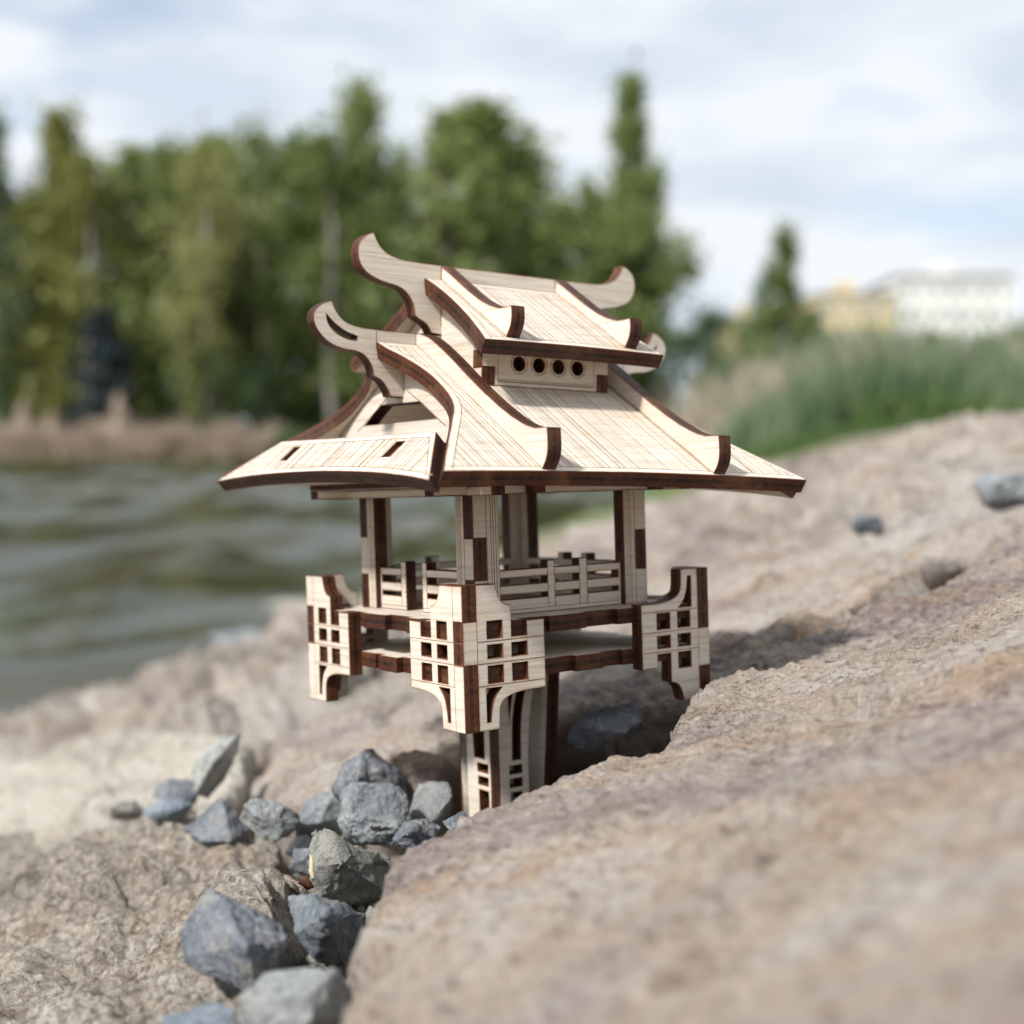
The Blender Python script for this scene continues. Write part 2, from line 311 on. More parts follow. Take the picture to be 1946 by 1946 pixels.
# ------------------------------------------------------------------ stone slabs of the bank
def slab(name, px, mat, center, label, nang=600, nring=110, dz=0.0, thick=0.05, r=0.008, amp=(0.004, 0.0015, 0.0005), rough=1.0, seed=0.0, lift=None, jag=0.004, under=0.012, terrace=0.0, cracks=()):
    """a thick stone with its own plan outline lying on the bank; px = corner points found on the bank plane"""
    poly = np.array([onbank(*p, dz)[:2] for p in px]); c = onbank(*center, dz)[:2]
    # dense outline
    dense = []
    for i in range(len(poly)):
        a, b = poly[i], poly[(i + 1) % len(poly)]
        n = max(8, int(np.linalg.norm(b - a) / 0.0008)); n = min(n, 900)
        dense.append(a + (b - a) * np.linspace(0, 1, n, endpoint=False)[:, None])
    dense = np.concatenate(dense)
    # round the corners of the outline a little, by distance along it
    for _ in range(2):
        w = 9; ker = np.ones(2 * w + 1) / (2 * w + 1)
        pad = np.concatenate([dense[-w:], dense, dense[:w]]); dense = np.stack([np.convolve(pad[:, k], ker, 'valid') for k in (0, 1)], 1)
    d3 = np.stack([dense[:, 0], dense[:, 1], np.full(len(dense), seed)], 1)
    nrm = dense - c; nrm /= np.linalg.norm(nrm, axis=1)[:, None]
    dense = dense + nrm * (jag * fbm(d3 * 35, 3) + jag * 0.35 * fbm(d3 * 160, 3))[:, None]
    dist = np.hypot(dense[:, 0], dense[:, 1]); seg = np.linalg.norm(np.roll(dense, -1, 0) - dense, axis=1)
    inview = (np.abs(dense[:, 0]) < dense[:, 1] * 0.42 + 0.01) & (dense[:, 1] > 0.05)
    wgt = seg / np.maximum(dist, 0.08) * np.where(inview, 1.0, 0.12); cum = np.concatenate([[0], np.cumsum(wgt)]); tt = np.linspace(0, cum[-1], nang, endpoint=False)
    k = np.clip(np.searchsorted(cum, tt, 'right') - 1, 0, len(dense) - 1); fr = (tt - cum[k]) / np.maximum(wgt[k], 1e-9)
    ring = dense[k] + (np.roll(dense, -1, 0)[k] - dense[k]) * fr[:, None]
    R = np.linalg.norm(ring - c, axis=1)
    ts = np.linspace(0.02, 1, nring) ** 0.75
    V = []
    for t in ts:
        p = c + (ring - c) * t; s = R * (1 - t); rr = np.minimum(r, R * 0.4)
        q = np.clip((rr - s) / rr, 0, 1); drop = rr * (1 - np.sqrt(np.maximum(0, 1 - q * q)))
        V.append(np.stack([p[:, 0], p[:, 1], bank(p[:, 0], p[:, 1]) + dz - drop], 1))
    for j in range(1, 13):
        f = j / 12.0; p = ring + (ring - c) / R[:, None] * (0.003 * math.sin(f * 3.1) - under * f * f)
        V.append(np.stack([p[:, 0], p[:, 1], bank(ring[:, 0], ring[:, 1]) + dz - np.minimum(r, R * 0.4) - thick * f], 1))
    V = np.concatenate(V); nr = nring + 12
    S = V + seed
    h = amp[0] * fbm(S * 22, 3) + amp[1] * fbm(S * np.array([90, 90, 170]), 3) + amp[2] * fbm(S * np.array([420, 420, 800]), 2)
    if rough > 1: h += (rough - 1) * 0.0012 * np.abs(fbm(S * 230, 3))
    if terrace:
        tt_ = 3.2 * fbm(S * np.array([9, 26, 26]) + 5.5, 3); fl = np.floor(tt_); fr_ = np.clip((tt_ - fl) * 5.0, 0, 1); h += terrace * (fl + fr_ * fr_ * (3 - 2 * fr_))
    for (p0, p1, wd, dp) in cracks:
        a2, b2 = onbank(*p0, dz)[:2], onbank(*p1, dz)[:2]; e = (b2 - a2); ln = np.linalg.norm(e); e = e / ln; rel = V[:, :2] - a2
        al = rel @ e; pr = rel @ np.array([-e[1], e[0]]) + 0.004 * perlin(np.stack([al * 40, al * 0, al * 0 + seed], 1)) + 0.0015 * perlin(np.stack([al * 160, al * 0, al * 0 + seed], 1))
        h -= dp * np.exp(-(pr / wd) ** 2) * np.clip(np.minimum(al, ln - al) / 0.01, 0, 1)
    if lift is not None: h += lift(V)
    # push along the surface normal: up on top, outward on the sides
    up = np.zeros_like(V); ntop = nring * nang; up[:ntop] = np.array([-BANK_B, BANK_B * BANK_K, 1]) / math.sqrt(1 + BANK_B ** 2)
    od = np.tile((ring - c) / R[:, None], (12, 1)); up[ntop:, :2] = od
    V = V + up * h[:, None]
    V = np.vstack([V, [[c[0], c[1], bank(c[0], c[1]) + dz + (lift(np.array([[c[0], c[1], 0]]))[0] if lift else 0)]]])
    idx = np.arange(nr * nang).reshape(nr, nang); nx = np.roll(idx, -1, 1)
    Fq = np.stack([idx[:-1].ravel(), idx[1:].ravel(), nx[1:].ravel(), nx[:-1].ravel()], 1)
    Ft = np.stack([np.full(nang, nr * nang), idx[0], nx[0]], 1)
    org = V[-1].copy(); me = bpy.data.meshes.new(name)
    F4 = np.vstack([Fq, np.stack([Ft[:, 0], Ft[:, 1], Ft[:, 2], Ft[:, 2]], 1)[:0]])
    # the small fan in the middle closes the top
    V = V - org
    tri = np.concatenate([np.stack([F4[:, 0], F4[:, 1], F4[:, 2]], 1), np.stack([F4[:, 0], F4[:, 2], F4[:, 3]], 1), Ft])
    a, b, c3 = V[tri[0, 0]], V[tri[0, 1]], V[tri[0, 2]]
    if np.cross(b - a, c3 - a)[2] < 0: tri = tri[:, ::-1]
    o = link(name, mesh_np(name, V, tri, mat)); o.location = org
    return tag(o, label, 'stone')

slab('stone_slab', [(640, 2100), (648, 1950), (668, 1850), (690, 1700), (722, 1645), (800, 1612), (880, 1556), (964, 1500), (1105, 1446), (1250, 1398), (1340, 1330), (1425, 1255), (1500, 1222), (1650, 1165), (1800, 1090), (1946, 1020), (2500, 800), (3600, 1100), (4200, 2100), (3000, 3600), (1200, 3600), (600, 2900)],
     SLAB, (1500, 1500), 'big blurred tan sandstone slab filling the right foreground', 1300, 230, amp=(0.0022, 0.0014, 0.0006), r=0.0045, thick=0.06, jag=0.005, terrace=0.0011, cracks=[((1010, 1500), (1700, 1330), 0.0011, 0.0022), ((1150, 1660), (1946, 1400), 0.0013, 0.0025), ((1330, 1340), (1946, 1190), 0.0009, 0.002)])
slab('stone_slab', [(455, 1505), (500, 1425), (640, 1340), (740, 1270), (900, 1190), (965, 1230), (935, 1330), (890, 1420), (790, 1470), (640, 1485), (520, 1515)],
     SLAB_PINK, (720, 1390), 'pinkish stone behind the pile of grey stones, left of the pavilion leg', 700, 120, seed=3.1, dz=-0.002, amp=(0.004, 0.002, 0.0006), thick=0.04, under=0.05, terrace=0.001, cracks=[((520, 1460), (900, 1290), 0.001, 0.002)])
slab('stone_slab', [(955, 1392), (1070, 1334), (1200, 1328), (1290, 1314), (1355, 1284), (1440, 1238), (1560, 1180), (1760, 1085), (1946, 1000), (2300, 830), (2250, 790), (1946, 922), (1640, 1008), (1300, 1090), (1060, 1150), (965, 1225)],
     SLAB_PINK, (1250, 1200), 'purplish sandstone slab under and right of the pavilion, its near edge in shadow', 800, 130, seed=5.1, dz=0.0, amp=(0.004, 0.002, 0.0006), under=0.085, thick=0.04, r=0.0035, terrace=0.0012, cracks=[((1330, 1250), (1800, 1060), 0.0014, 0.003)])
slab('stone_slab', [(1062, 1140), (1300, 1080), (1640, 1000), (1946, 915), (2300, 815), (2700, 700), (2300, 725), (1946, 803), (1700, 855), (1510, 893), (1380, 930), (1200, 985), (1000, 1080), (930, 1140), (900, 1180)],
     SLAB_PINK, (1500, 985), 'blurred pale slab at the top of the bank on the right, carrying small stones', 500, 110, seed=7.7, dz=0.003, amp=(0.009, 0.004, 0.001), jag=0.012, terrace=0.005)
slab('stone_slab', [(-500, 1660), (-60, 1580), (120, 1555), (280, 1545), (420, 1530), (458, 1480), (492, 1425), (470, 1405), (240, 1400), (0, 1440), (-400, 1560)],
     SLAB_PALE, (200, 1480), 'pale cream limestone slab on the left behind the rough brown stone', 500, 100, seed=11.3, amp=(0.006, 0.003, 0.0008), dz=-0.003, terrace=0.0015, cracks=[((0, 1500), (440, 1450), 0.002, 0.004)])
slab('stone_slab', [(-500, 1545), (0, 1430), (240, 1393), (475, 1398), (630, 1335), (725, 1268), (880, 1185), (830, 1160), (700, 1150), (560, 1190), (300, 1310), (0, 1385), (-500, 1500)],
     SLAB_PINK, (420, 1330), 'low blurred slab sloping into the pond at the water edge', 500, 90, seed=15.9, amp=(0.012, 0.004, 0.001), jag=0.014, dz=0.0, thick=0.12, terrace=0.006)
def lift_d(V):
    p = onbank(470, 1650)[:2]; q = onbank(150, 1610)[:2]
    return 0.007 * np.exp(-((V[:, 0] - p[0]) ** 2 + (V[:, 1] - p[1]) ** 2) / 0.016 ** 2) + 0.009 * np.exp(-((V[:, 0] - q[0]) ** 2 + (V[:, 1] - q[1]) ** 2) / 0.035 ** 2)
slab('stone_block', [(-900, 1800), (-200, 1640), (0, 1592), (150, 1565), (290, 1562), (420, 1595), (545, 1625), (572, 1680), (566, 1740), (556, 1800), (530, 1860), (480, 1930), (440, 2050), (300, 2500), (-400, 2800), (-1200, 2200)],
     SLAB_ROUGH, (240, 1740), 'rough crusty brown stone in the lower left corner', 1000, 250, seed=21.0, amp=(0.0055, 0.0026, 0.0007), rough=1.3, lift=lift_d, r=0.006, jag=0.007, dz=-0.012, terrace=0.0014)

# ------------------------------------------------------------------ loose stones
def hull_mesh(name, P, mat, bevel, sub, amp, seed, smooth=True):
    bm = bmesh.new()
    for p in P: bm.verts.new(p)
    r = bmesh.ops.convex_hull(bm, input=bm.verts)
    junk = [g for g in r['geom_interior'] + r['geom_unused'] if isinstance(g, bmesh.types.BMVert)]
    if junk: bmesh.ops.delete(bm, geom=list(set(junk)), context='VERTS')
    bmesh.ops.dissolve_limit(bm, angle_limit=0.12, verts=bm.verts, edges=bm.edges)
    if bevel: bmesh.ops.bevel(bm, geom=list(bm.edges), offset=bevel, segments=2, affect='EDGES', profile=0.6)
    bmesh.ops.triangulate(bm, faces=bm.faces)
    size = max((v.co.length for v in bm.verts))
    for k in range(sub):
        lim = size * 0.55 / 2 ** k
        es = [e for e in bm.edges if e.calc_length() > lim * 0.6]
        if es: bmesh.ops.subdivide_edges(bm, edges=es, cuts=1)
        bmesh.ops.triangulate(bm, faces=[f for f in bm.faces if len(f.verts) > 3])
    bm.normal_update()
    co = np.array([v.co[:] for v in bm.verts]); nn = np.array([v.normal[:] for v in bm.verts])
    S = co + seed; k = 1 / size
    h = size * (amp * 0.55 * fbm(S * 1.7 * k, 2) + (0.6 * amp + 0.02) * 0.35 * fbm(S * 5 * k, 3) + 0.016 * fbm(S * 16 * k, 3))
    co = co + nn * h[:, None]
    for v, p in zip(bm.verts, co): v.co = p
    for f in bm.faces: f.smooth = smooth
    me = bpy.data.meshes.new(name); bm.to_mesh(me); bm.free(); me.materials.append(mat)
    return me
def rest(x, y, h, dz=-0.006, f=0.25):
    """distance at which a stone of that size rests on the bank (dz below its plane)"""
    p = onbank(x, y + h * f, dz); return float(np.dot(p - CAM, [0, CP, -SP]))
def pebble(name, x, y, d, w, h, mat, label, n=14, depth=0.8, rot=0.0, amp=0.10, seed=1, bevel=0.10, pts=None, cat='stone', sub=4):
    """a loose stone: (x, y) where its middle shows in the photograph, d its distance, w x h its size there in pixels"""
    d = rest(x, y, h, d) if d <= 0 else d
    c = at(x, y, d); s = d / FPX; W, H = w * s / 2, h * s / 2; D = (W + H) / 2 * depth
    r = np.random.default_rng(seed)
    if pts is None:
        u = r.normal(size=(n, 3)); u /= np.linalg.norm(u, axis=1)[:, None]; u = np.sign(u) * np.abs(u) ** 0.8
        u /= np.max(np.abs(u), axis=0)
        P = u * [W, D, H]
        if rot:
            cr, sr = math.cos(rot), math.sin(rot); P = np.stack([P[:, 0] * cr - P[:, 2] * sr, P[:, 1], P[:, 0] * sr + P[:, 2] * cr], 1)
            P[:, 0] *= W / np.abs(P[:, 0]).max(); P[:, 2] *= H / np.abs(P[:, 2]).max()
    else:
        P = np.array([at(px, py, d + dd * 0.001) - c for px, py, dd in pts]); 
    me = hull_mesh(name, P, mat, bevel * 0.55 * min(W, H), sub, amp, seed * 3.3)
    o = link(name, me); o.location = c
    return tag(o, label, cat)
k_ = 1.0073   # (overview pixels to photograph pixels)
pebble('angular_stone', 445, 1795, -0.008, 200, 200, GREY_DARK, 'large dark slate stone with a sharp ridge lying on the rough brown stone', seed=2, bevel=0.05, amp=0.035, sub=5,
       pts=[(398, 1692, 8), (425, 1702, 2), (345, 1770, 4), (350, 1822, 0), (380, 1848, -2), (440, 1862, -6), (492, 1898, -9), (478, 1840, -11), (466, 1796, -11), (548, 1783, -1), (535, 1755, 4), (470, 1722, 3), (552, 1822, 9), (528, 1872, 9), (400, 1800, 22), (520, 1790, 22)])
pebble('angular_stone', 612, 1762, -0.014, 150, 150, GREY, 'mid grey faceted stone wedged right of the large dark slate stone', seed=5, bevel=0.06, amp=0.06, n=12,
       pts=[(548, 1705, 4), (600, 1702, 0), (640, 1712, 2), (690, 1740, 6), (690, 1800, 4), (660, 1850, 0), (600, 1825, -4), (562, 1775, -3), (620, 1740, -9), (600, 1770, 20), (670, 1790, 20)])
pebble('angular_stone', 578, 1935, -0.014, 240, 200, GREY_PALE, 'light grey stone at the bottom edge between brown stone and sandstone slab', seed=8, n=11, amp=0.08, bevel=0.08)
pebble('angular_stone', 388, 1960, -0.010, 170, 90, GREY, 'bluish grey stone cut off by the bottom edge of the photo', seed=11, n=16)
pebble('crusty_stone', 655, 1660, -0.014, 150, 140, CRUST, 'tan grey crusty stone in the gap behind the faceted stone', seed=14, n=16, amp=0.13, bevel=0.07,
       pts=[(590, 1572, 6), (615, 1568, 2), (690, 1610, 0), (760, 1640, 8), (740, 1700, 2), (650, 1730, -2), (600, 1720, -3), (592, 1650, -5), (650, 1640, -9), (640, 1660, 25)])
pebble('small_stone', 580, 1640, -0.014, 60, 60, GREY_DARK, 'small dark stone in the gap beside the straw splinter', seed=17, n=12)
pebble('small_stone', 575, 1607, -0.012, 70, 50, GREY_PALE, 'small pale stone above the straw splinter', seed=19, n=12)
pebble('rounded_stone', 708, 1547, -0.008, 146, 122, GREY, 'rounded blue grey stone in the pile left of the pavilion leg', seed=23, n=26, amp=0.12, bevel=0.16)
pebble('flat_stone', 618, 1552, -0.010, 160, 110, GREY, 'flat grey stone leaning under the rounded blue grey stone', seed=26, n=14, amp=0.07, rot=0.5)
pebble('peaked_stone', 697, 1470, -0.001, 132, 100, GREY_DARK, 'dark peaked stone at the top of the pile left of the leg', seed=29, n=18, amp=0.15, bevel=0.13,
       pts=[(635, 1500, 0), (650, 1450, 2), (690, 1418, 3), (710, 1420, 4), (755, 1465, 5), (765, 1515, 4), (700, 1530, -6), (680, 1480, -7), (700, 1480, 22), (650, 1540, 2)])
pebble('rounded_stone', 822, 1535, -0.012, 92, 104, GREY_PALE, 'pale grey stone close against the pavilion leg', seed=31, n=18, amp=0.12)
pebble('small_stone', 812, 1498, -0.010, 56, 40, GREY, 'small grey stone peeping out behind the pale stone by the leg', seed=33, n=14)
pebble('stone_flake', 785, 1584, -0.010, 104, 50, GREY_DARK, 'thin dark flake of stone in front of the pile', seed=36, n=12, rot=0.45, bevel=0.06,
       pts=[(736, 1605, -2), (770, 1562, 0), (810, 1556, 2), (838, 1572, 3), (830, 1590, 0), (790, 1612, -4), (780, 1580, -6), (790, 1590, 12)])
pebble('small_stone', 872, 1566, -0.006, 62, 50, GREY, 'tiny blue grey stone at the foot of the pavilion leg', seed=39, n=12, rot=0.4, bevel=0.06)
pebble('peaked_stone', 412, 1560, -0.004, 134, 86, GREY_DARK, 'dark pyramid shaped stone behind the rough brown stone', seed=41, bevel=0.05, amp=0.05,
       pts=[(345, 1578, 4), (420, 1518, 2), (476, 1572, 4), (440, 1600, -8), (380, 1598, -4), (410, 1590, 18), (470, 1600, 4)])
pebble('rounded_stone', 508, 1560, -0.004, 124, 84, GREY_PALE, 'whitish grey stone right of the dark pyramid shaped stone', seed=44, n=18, amp=0.14, rot=-0.3)
pebble('upright_stone', 406, 1452, 0.345, 92, 116, GREY_PALE, 'pale upright stone with a pointed tip standing among the slabs', seed=47, bevel=0.05, amp=0.05,
       pts=[(366, 1470, 3), (372, 1435, 0), (420, 1405, 2), (456, 1392, 6), (452, 1425, 4), (424, 1480, 4), (395, 1515, 2), (372, 1505, -4), (405, 1450, -9), (400, 1460, 16)])
pebble('small_stone', 335, 1512, -0.001, 90, 60, GREY_DARK, 'dark blurred stone below the upright pale stone', seed=49, n=14)
pebble('small_stone', 322, 1545, -0.002, 100, 52, GREY, 'grey blurred stone at the back edge of the rough brown stone', seed=52, n=14)
pebble('small_stone', 235, 1540, -0.002, 60, 44, CRUST, 'small brownish stone left of the grey blurred stone', seed=53, n=14)
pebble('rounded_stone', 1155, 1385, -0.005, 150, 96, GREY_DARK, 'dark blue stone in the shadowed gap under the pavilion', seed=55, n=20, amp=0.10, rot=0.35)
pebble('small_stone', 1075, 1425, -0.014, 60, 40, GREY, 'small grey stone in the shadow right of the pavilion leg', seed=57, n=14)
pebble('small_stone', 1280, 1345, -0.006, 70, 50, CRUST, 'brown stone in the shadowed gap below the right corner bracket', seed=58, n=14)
for (x, y, w, h, dz, mat, lab, sd) in [(1648, 998, 60, 46, 0.006, GREY_DARK, 'small dark stone lying on the sunny bank right of the roof', 61),
        (1612, 975, 110, 44, 0.006, SLAB_PINK, 'flat reddish stone behind the small dark stone on the bank', 63),
        (1662, 952, 70, 34, 0.005, GREY_PALE, 'pale stone beyond the flat reddish stone on the bank', 64),
        (1905, 925, 110, 60, 0.006, GREY_PALE, 'pale bluish stone at the right edge of the photo on the bank', 66),
        (1880, 862, 110, 34, 0.006, GREY, 'grey stone near the top of the bank at the right edge', 67),
        (395, 1275, 90, 60, 0.006, GREY_DARK, 'dark stone at the edge of the pond', 69),
        (320, 1290, 110, 60, 0.004, CRUST, 'pale stone left of the dark stone at the pond edge', 70),
        (455, 1222, 120, 50, 0.01, GREY, 'grey stone half in the pond beyond the dark stone', 71),
        (560, 1165, 130, 50, 0.004, CRUST, 'farthest pale stone on the pond edge left of the pavilion', 72)]:
    p = onbank(x, y, dz); d = np.dot(p - CAM, [0, CP, -SP])
    pebble('small_stone', x, y, d, w, h, mat, lab, n=16, seed=sd)
# gravel in the gaps: nobody could count it
def gravel():
    V, Fc, m = [], [], []; r = np.random.default_rng(3)
    spots = [((640, 1700), 0.03, 170), ((560, 1800), 0.022, 90), ((700, 1560), 0.032, 120), ((420, 1570), 0.05, 140), ((1150, 1400), 0.04, 200), ((900, 1500), 0.03, 120)]
    base = np.array([(1, 0, 0), (-1, 0, 0), (0, 1, 0), (0, -1, 0), (0, 0, 1), (0, 0, -1)], float)
    tri = np.array([(0, 2, 4), (2, 1, 4), (1, 3, 4), (3, 0, 4), (2, 0, 5), (1, 2, 5), (3, 1, 5), (0, 3, 5)]); nv = 0
    for (px, sp, n) in spots:
        c = onbank(*px)
        for i in range(n):
            x, y = c[0] + r.normal() * sp * 0.5, c[1] + r.normal() * sp * 0.5
            s = r.uniform(0.0010, 0.0028); q = base * r.uniform(0.6, 1.3, 3) + r.normal(size=(6, 3)) * 0.2
            V.append(q * s + [x, y, bank(x, y) - 0.022 + s * 0.3 + 0.004 * r.random()]); Fc.append(tri + nv); nv += 6; m += [r.integers(0, 3)] * 8
    me = mesh_np('gravel', np.concatenate(V), np.concatenate(Fc), [GREY, CRUST, CRUST], True, m)
    tag(link('gravel', me), 'small loose gravel in the gaps between the stones', 'gravel', kind='stuff')
gravel()
def splinter(name, a, b, w, mat, label, cat):
    a, b = np.array(a), np.array(b); d = (b - a) / np.linalg.norm(b - a); s = np.cross(d, [0, 1, 0.2]); s /= np.linalg.norm(s); u = np.cross(d, s)
    V, Fc = [], []
    for k, (t, ww) in enumerate([(0, 0.8), (0.3, 1.0), (0.7, 0.8), (1, 0.15)]):
        p = a + (b - a) * t + s * w * 0.3 * math.sin(k * 2.1)
        for q in range(5): V.append(p + (s * math.cos(q * 1.257) + u * math.sin(q * 1.257) * 0.5) * w * ww)
    for k in range(3):
        for q in range(5): Fc.append((k * 5 + q, k * 5 + (q + 1) % 5, k * 5 + 5 + (q + 1) % 5, k * 5 + 5 + q))
    tag(link(name, mesh_np(name, V, Fc, mat)), label, cat)
SPD = rest(590, 1650, 40, -0.006)
splinter('straw_splinter', at(595, 1668, SPD), at(590, 1622, SPD), 0.0005, TWIG, 'pale straw splinter standing upright in the gap between stones', 'straw')
splinter('dry_leaf', at(570, 1672, SPD), at(597, 1686, SPD), 0.0012, BROWNLEAF, 'curled brown leaf scrap at the foot of the straw splinter', 'leaf')

# ------------------------------------------------------------------ the plywood pavilion
T = 3.0
def Rx(a): return Matrix.Rotation(a, 4, 'X')
def Ry(a): return Matrix.Rotation(a, 4, 'Y')
def Rz(a): return Matrix.Rotation(a, 4, 'Z')
pav = empty('model_pavilion')
M_cam = Matrix.Translation((0, 0, CAM_H)) @ Rx(-PITCH)
pav.matrix_world = M_cam @ Matrix.Translation((-0.0013337, 0.2831624, -0.0387732)) @ Rx(0.0156) @ Ry(-0.0305) @ Rz(0.6224)
tag(pav, 'small laser cut plywood pavilion with a two tier curved roof standing on one leg', 'model house')
M_roof = Matrix.Translation((0, 0, 44)) @ Rz(-0.0257) @ Rx(0.0211) @ Ry(0.0380) @ Matrix.Translation((0, 0, -44))
S_MM = Matrix.Scale(0.001, 4)
def frame(o, x, y):
    x, y = Vector(x).normalized(), Vector(y).normalized(); z = x.cross(y)
    return Matrix(((x.x, y.x, z.x, o[0]), (x.y, y.y, z.y, o[1]), (x.z, y.z, z.z, o[2]), (0, 0, 0, 1)))
def inset(poly, d):
    n = len(poly); out = []
    A = sum(poly[i][0] * poly[(i + 1) % n][1] - poly[(i + 1) % n][0] * poly[i][1] for i in range(n)); sg = 1 if A > 0 else -1
    for i in range(n):
        p0, p1, p2 = poly[i - 1], poly[i], poly[(i + 1) % n]
        e1 = np.array([p1[0] - p0[0], p1[1] - p0[1]], float); e2 = np.array([p2[0] - p1[0], p2[1] - p1[1]], float)
        e1 /= np.linalg.norm(e1) + 1e-12; e2 /= np.linalg.norm(e2) + 1e-12
        n1, n2 = np.array([-e1[1], e1[0]]), np.array([-e2[1], e2[0]]); b = n1 + n2; L2 = b @ b
        b = b * (2 / L2) if L2 > 0.3 else n1
        if np.linalg.norm(b) > 2: b = b / np.linalg.norm(b) * 2
        out.append((p1[0] + b[0] * d * sg, p1[1] + b[1] * d * sg))
    return out
def dedup(p):
    q = []
    for a in p:
        if not q or math.hypot(a[0] - q[-1][0], a[1] - q[-1][1]) > 1e-4: q.append(tuple(a))
    if math.hypot(q[0][0] - q[-1][0], q[0][1] - q[-1][1]) < 1e-4: q.pop()
    return q
def ccw(p):
    p = dedup(p); n = len(p); A = sum(p[i][0] * p[(i + 1) % n][1] - p[(i + 1) % n][0] * p[i][1] for i in range(n))
    return p if A > 0 else p[::-1]
def plate_mesh(name, outer, holes=(), t=T, rim=0.11, mats=None, halo=0.45):
    """a laser-cut board: outline and holes in mm, thickness along local z; faces light, cut edges burnt"""
    loops = [ccw(outer)] + [ccw(h)[::-1] for h in holes]
    V, Fc, mi, SCO = [], [], [], []
    ids = []
    for lp_i, lp in enumerate(loops):
        ins = inset(lp, rim if lp_i == 0 else -rim)
        # (holes run clockwise; inset() follows the sign, so -rim grows the hole on the face)
        ins2 = inset(lp, halo if lp_i == 0 else -halo * 0.85)
        b0 = len(V); n = len(lp)
        for (q, z, a_) in ((ins2, 0.0, 0), (ins, 0.0, 1), (lp, rim, 1), (lp, t - rim, 1), (ins, t, 1), (ins2, t, 0)):
            V += [(x, y, z) for x, y in q]; SCO += [a_] * n
        for i in range(n):
            j = (i + 1) % n
            for k in range(5):
                a, b, c, d = b0 + k * n + i, b0 + k * n + j, b0 + (k + 1) * n + j, b0 + (k + 1) * n + i
                Fc.append((a, b, c, d)); mi.append(1 if 0 < k < 4 else 0)
        ids.append((b0, n, ins2))
    tess = tessellate_polygon([[Vector((x, y, 0)) for x, y in q[2]] for q in ids])
    flat = [(q[0], k, q[1]) for q in ids for k in range(q[1])]
    for tr in tess:
        top = [flat[k][0] + 5 * flat[k][2] + flat[k][1] for k in tr]; bot = [flat[k][0] + flat[k][1] for k in tr]
        a, b, c = (Vector(V[k]) for k in top)
        if (b - a).cross(c - a).z < 0: top = top[::-1]
        a, b, c = (Vector(V[k]) for k in bot)
        if (b - a).cross(c - a).z > 0: bot = bot[::-1]
        Fc += [tuple(top), tuple(bot)]; mi += [0, 0]
    me = bpy.data.meshes.new(name); me.from_pydata([(x * 0.001, y * 0.001, z * 0.001) for x, y, z in V], [], Fc)
    for m in (mats or (WOOD, EDGE)): me.materials.append(m)
    me.polygons.foreach_set('material_index', mi)
    at_ = me.attributes.new('scorch', 'FLOAT', 'POINT'); at_.data.foreach_set('value', SCO)
    me.update(); return me
LOCAL = {}
def put(name, me, F, parent=pav, roof=False):
    M = (M_roof @ F) if roof else F
    loc = M.to_translation() * 0.001; M = M.copy(); M.translation = loc
    if parent is not pav:                        # sub-part: same frame maths, relative to its part
        M = LOCAL[parent.name].inverted() @ M
    o = link(name, me, parent, M); LOCAL[o.name] = M
    if name == 'engraving': o['kind'] = 'stuff'
    return o
def plate(name, outer, F, holes=(), t=T, parent=pav, roof=False, mats=None, halo=0.45):
    return put(name, plate_mesh(name, outer, holes, t, mats=mats, halo=halo), F, parent, roof)
def strips_mesh(name, segs, z, mat=ENGR):
    """engraved lines: flat burnt strips (x0,y0,x1,y1,width) on a board face at height z"""
    V, Fc = [], []
    for x0, y0, x1, y1, w in segs:
        d = math.hypot(x1 - x0, y1 - y0)
        if d < 1e-6: continue
        nx, ny = -(y1 - y0) / d * w / 2, (x1 - x0) / d * w / 2; k = len(V)
        V += [(x0 + nx, y0 + ny, z), (x0 - nx, y0 - ny, z), (x1 - nx, y1 - ny, z), (x1 + nx, y1 + ny, z)]; Fc.append((k + 3, k, k + 1, k + 2) if False else (k, k + 1, k + 2, k + 3))
    me = bpy.data.meshes.new(name); me.from_pydata([(x * 0.001, y * 0.001, q * 0.001) for x, y, q in V], [], Fc); me.materials.append(mat); me.update(); return me
def clip_y(poly, x):
    ys = []
    n = len(poly)
    for i in range(n):
        (x0, y0), (x1, y1) = poly[i], poly[(i + 1) % n]
        if (x0 <= x < x1) or (x1 <= x < x0): ys.append(y0 + (y1 - y0) * (x - x0) / (x1 - x0))
    ys.sort(); return [(ys[i], ys[i + 1]) for i in range(0, len(ys) - 1, 2)]
def slope_lines(poly, seed, border=1.5, skip=()):
    r = random.Random(seed); q = inset(ccw(poly), border); segs = []
    for i in range(len(q)):
        a, b = q[i], q[(i + 1) % len(q)]; segs.append((*a, *b, 0.16))
    x = min(p[0] for p in q) + 0.3; xe = max(p[0] for p in q)
    while x < xe:
        for y0, y1 in clip_y(q, x):
            if y1 - y0 > 0.4:
                w = r.choice((0.09, 0.12, 0.16, 0.22))
                cut = [s for s in skip if s[0] < x < s[1]]
                if cut:
                    if cut[0][2] - y0 > 0.2: segs.append((x, y0, x, cut[0][2], w))
                    if y1 - cut[0][3] > 0.2: segs.append((x, cut[0][3], x, y1, w))
                else: segs.append((x, y0, x, y1, w))
        x += r.choice((0.35, 0.45, 0.7, 0.9, 1.2, 1.5))
    return segs
def mirror(p): return [(-x, y) for x, y in p]
def arc(c, r, a0, a1, n=8): return [(c[0] + r * math.cos(math.radians(a0 + (a1 - a0) * k / n)), c[1] + r * math.sin(math.radians(a0 + (a1 - a0) * k / n))) for k in range(n + 1)]
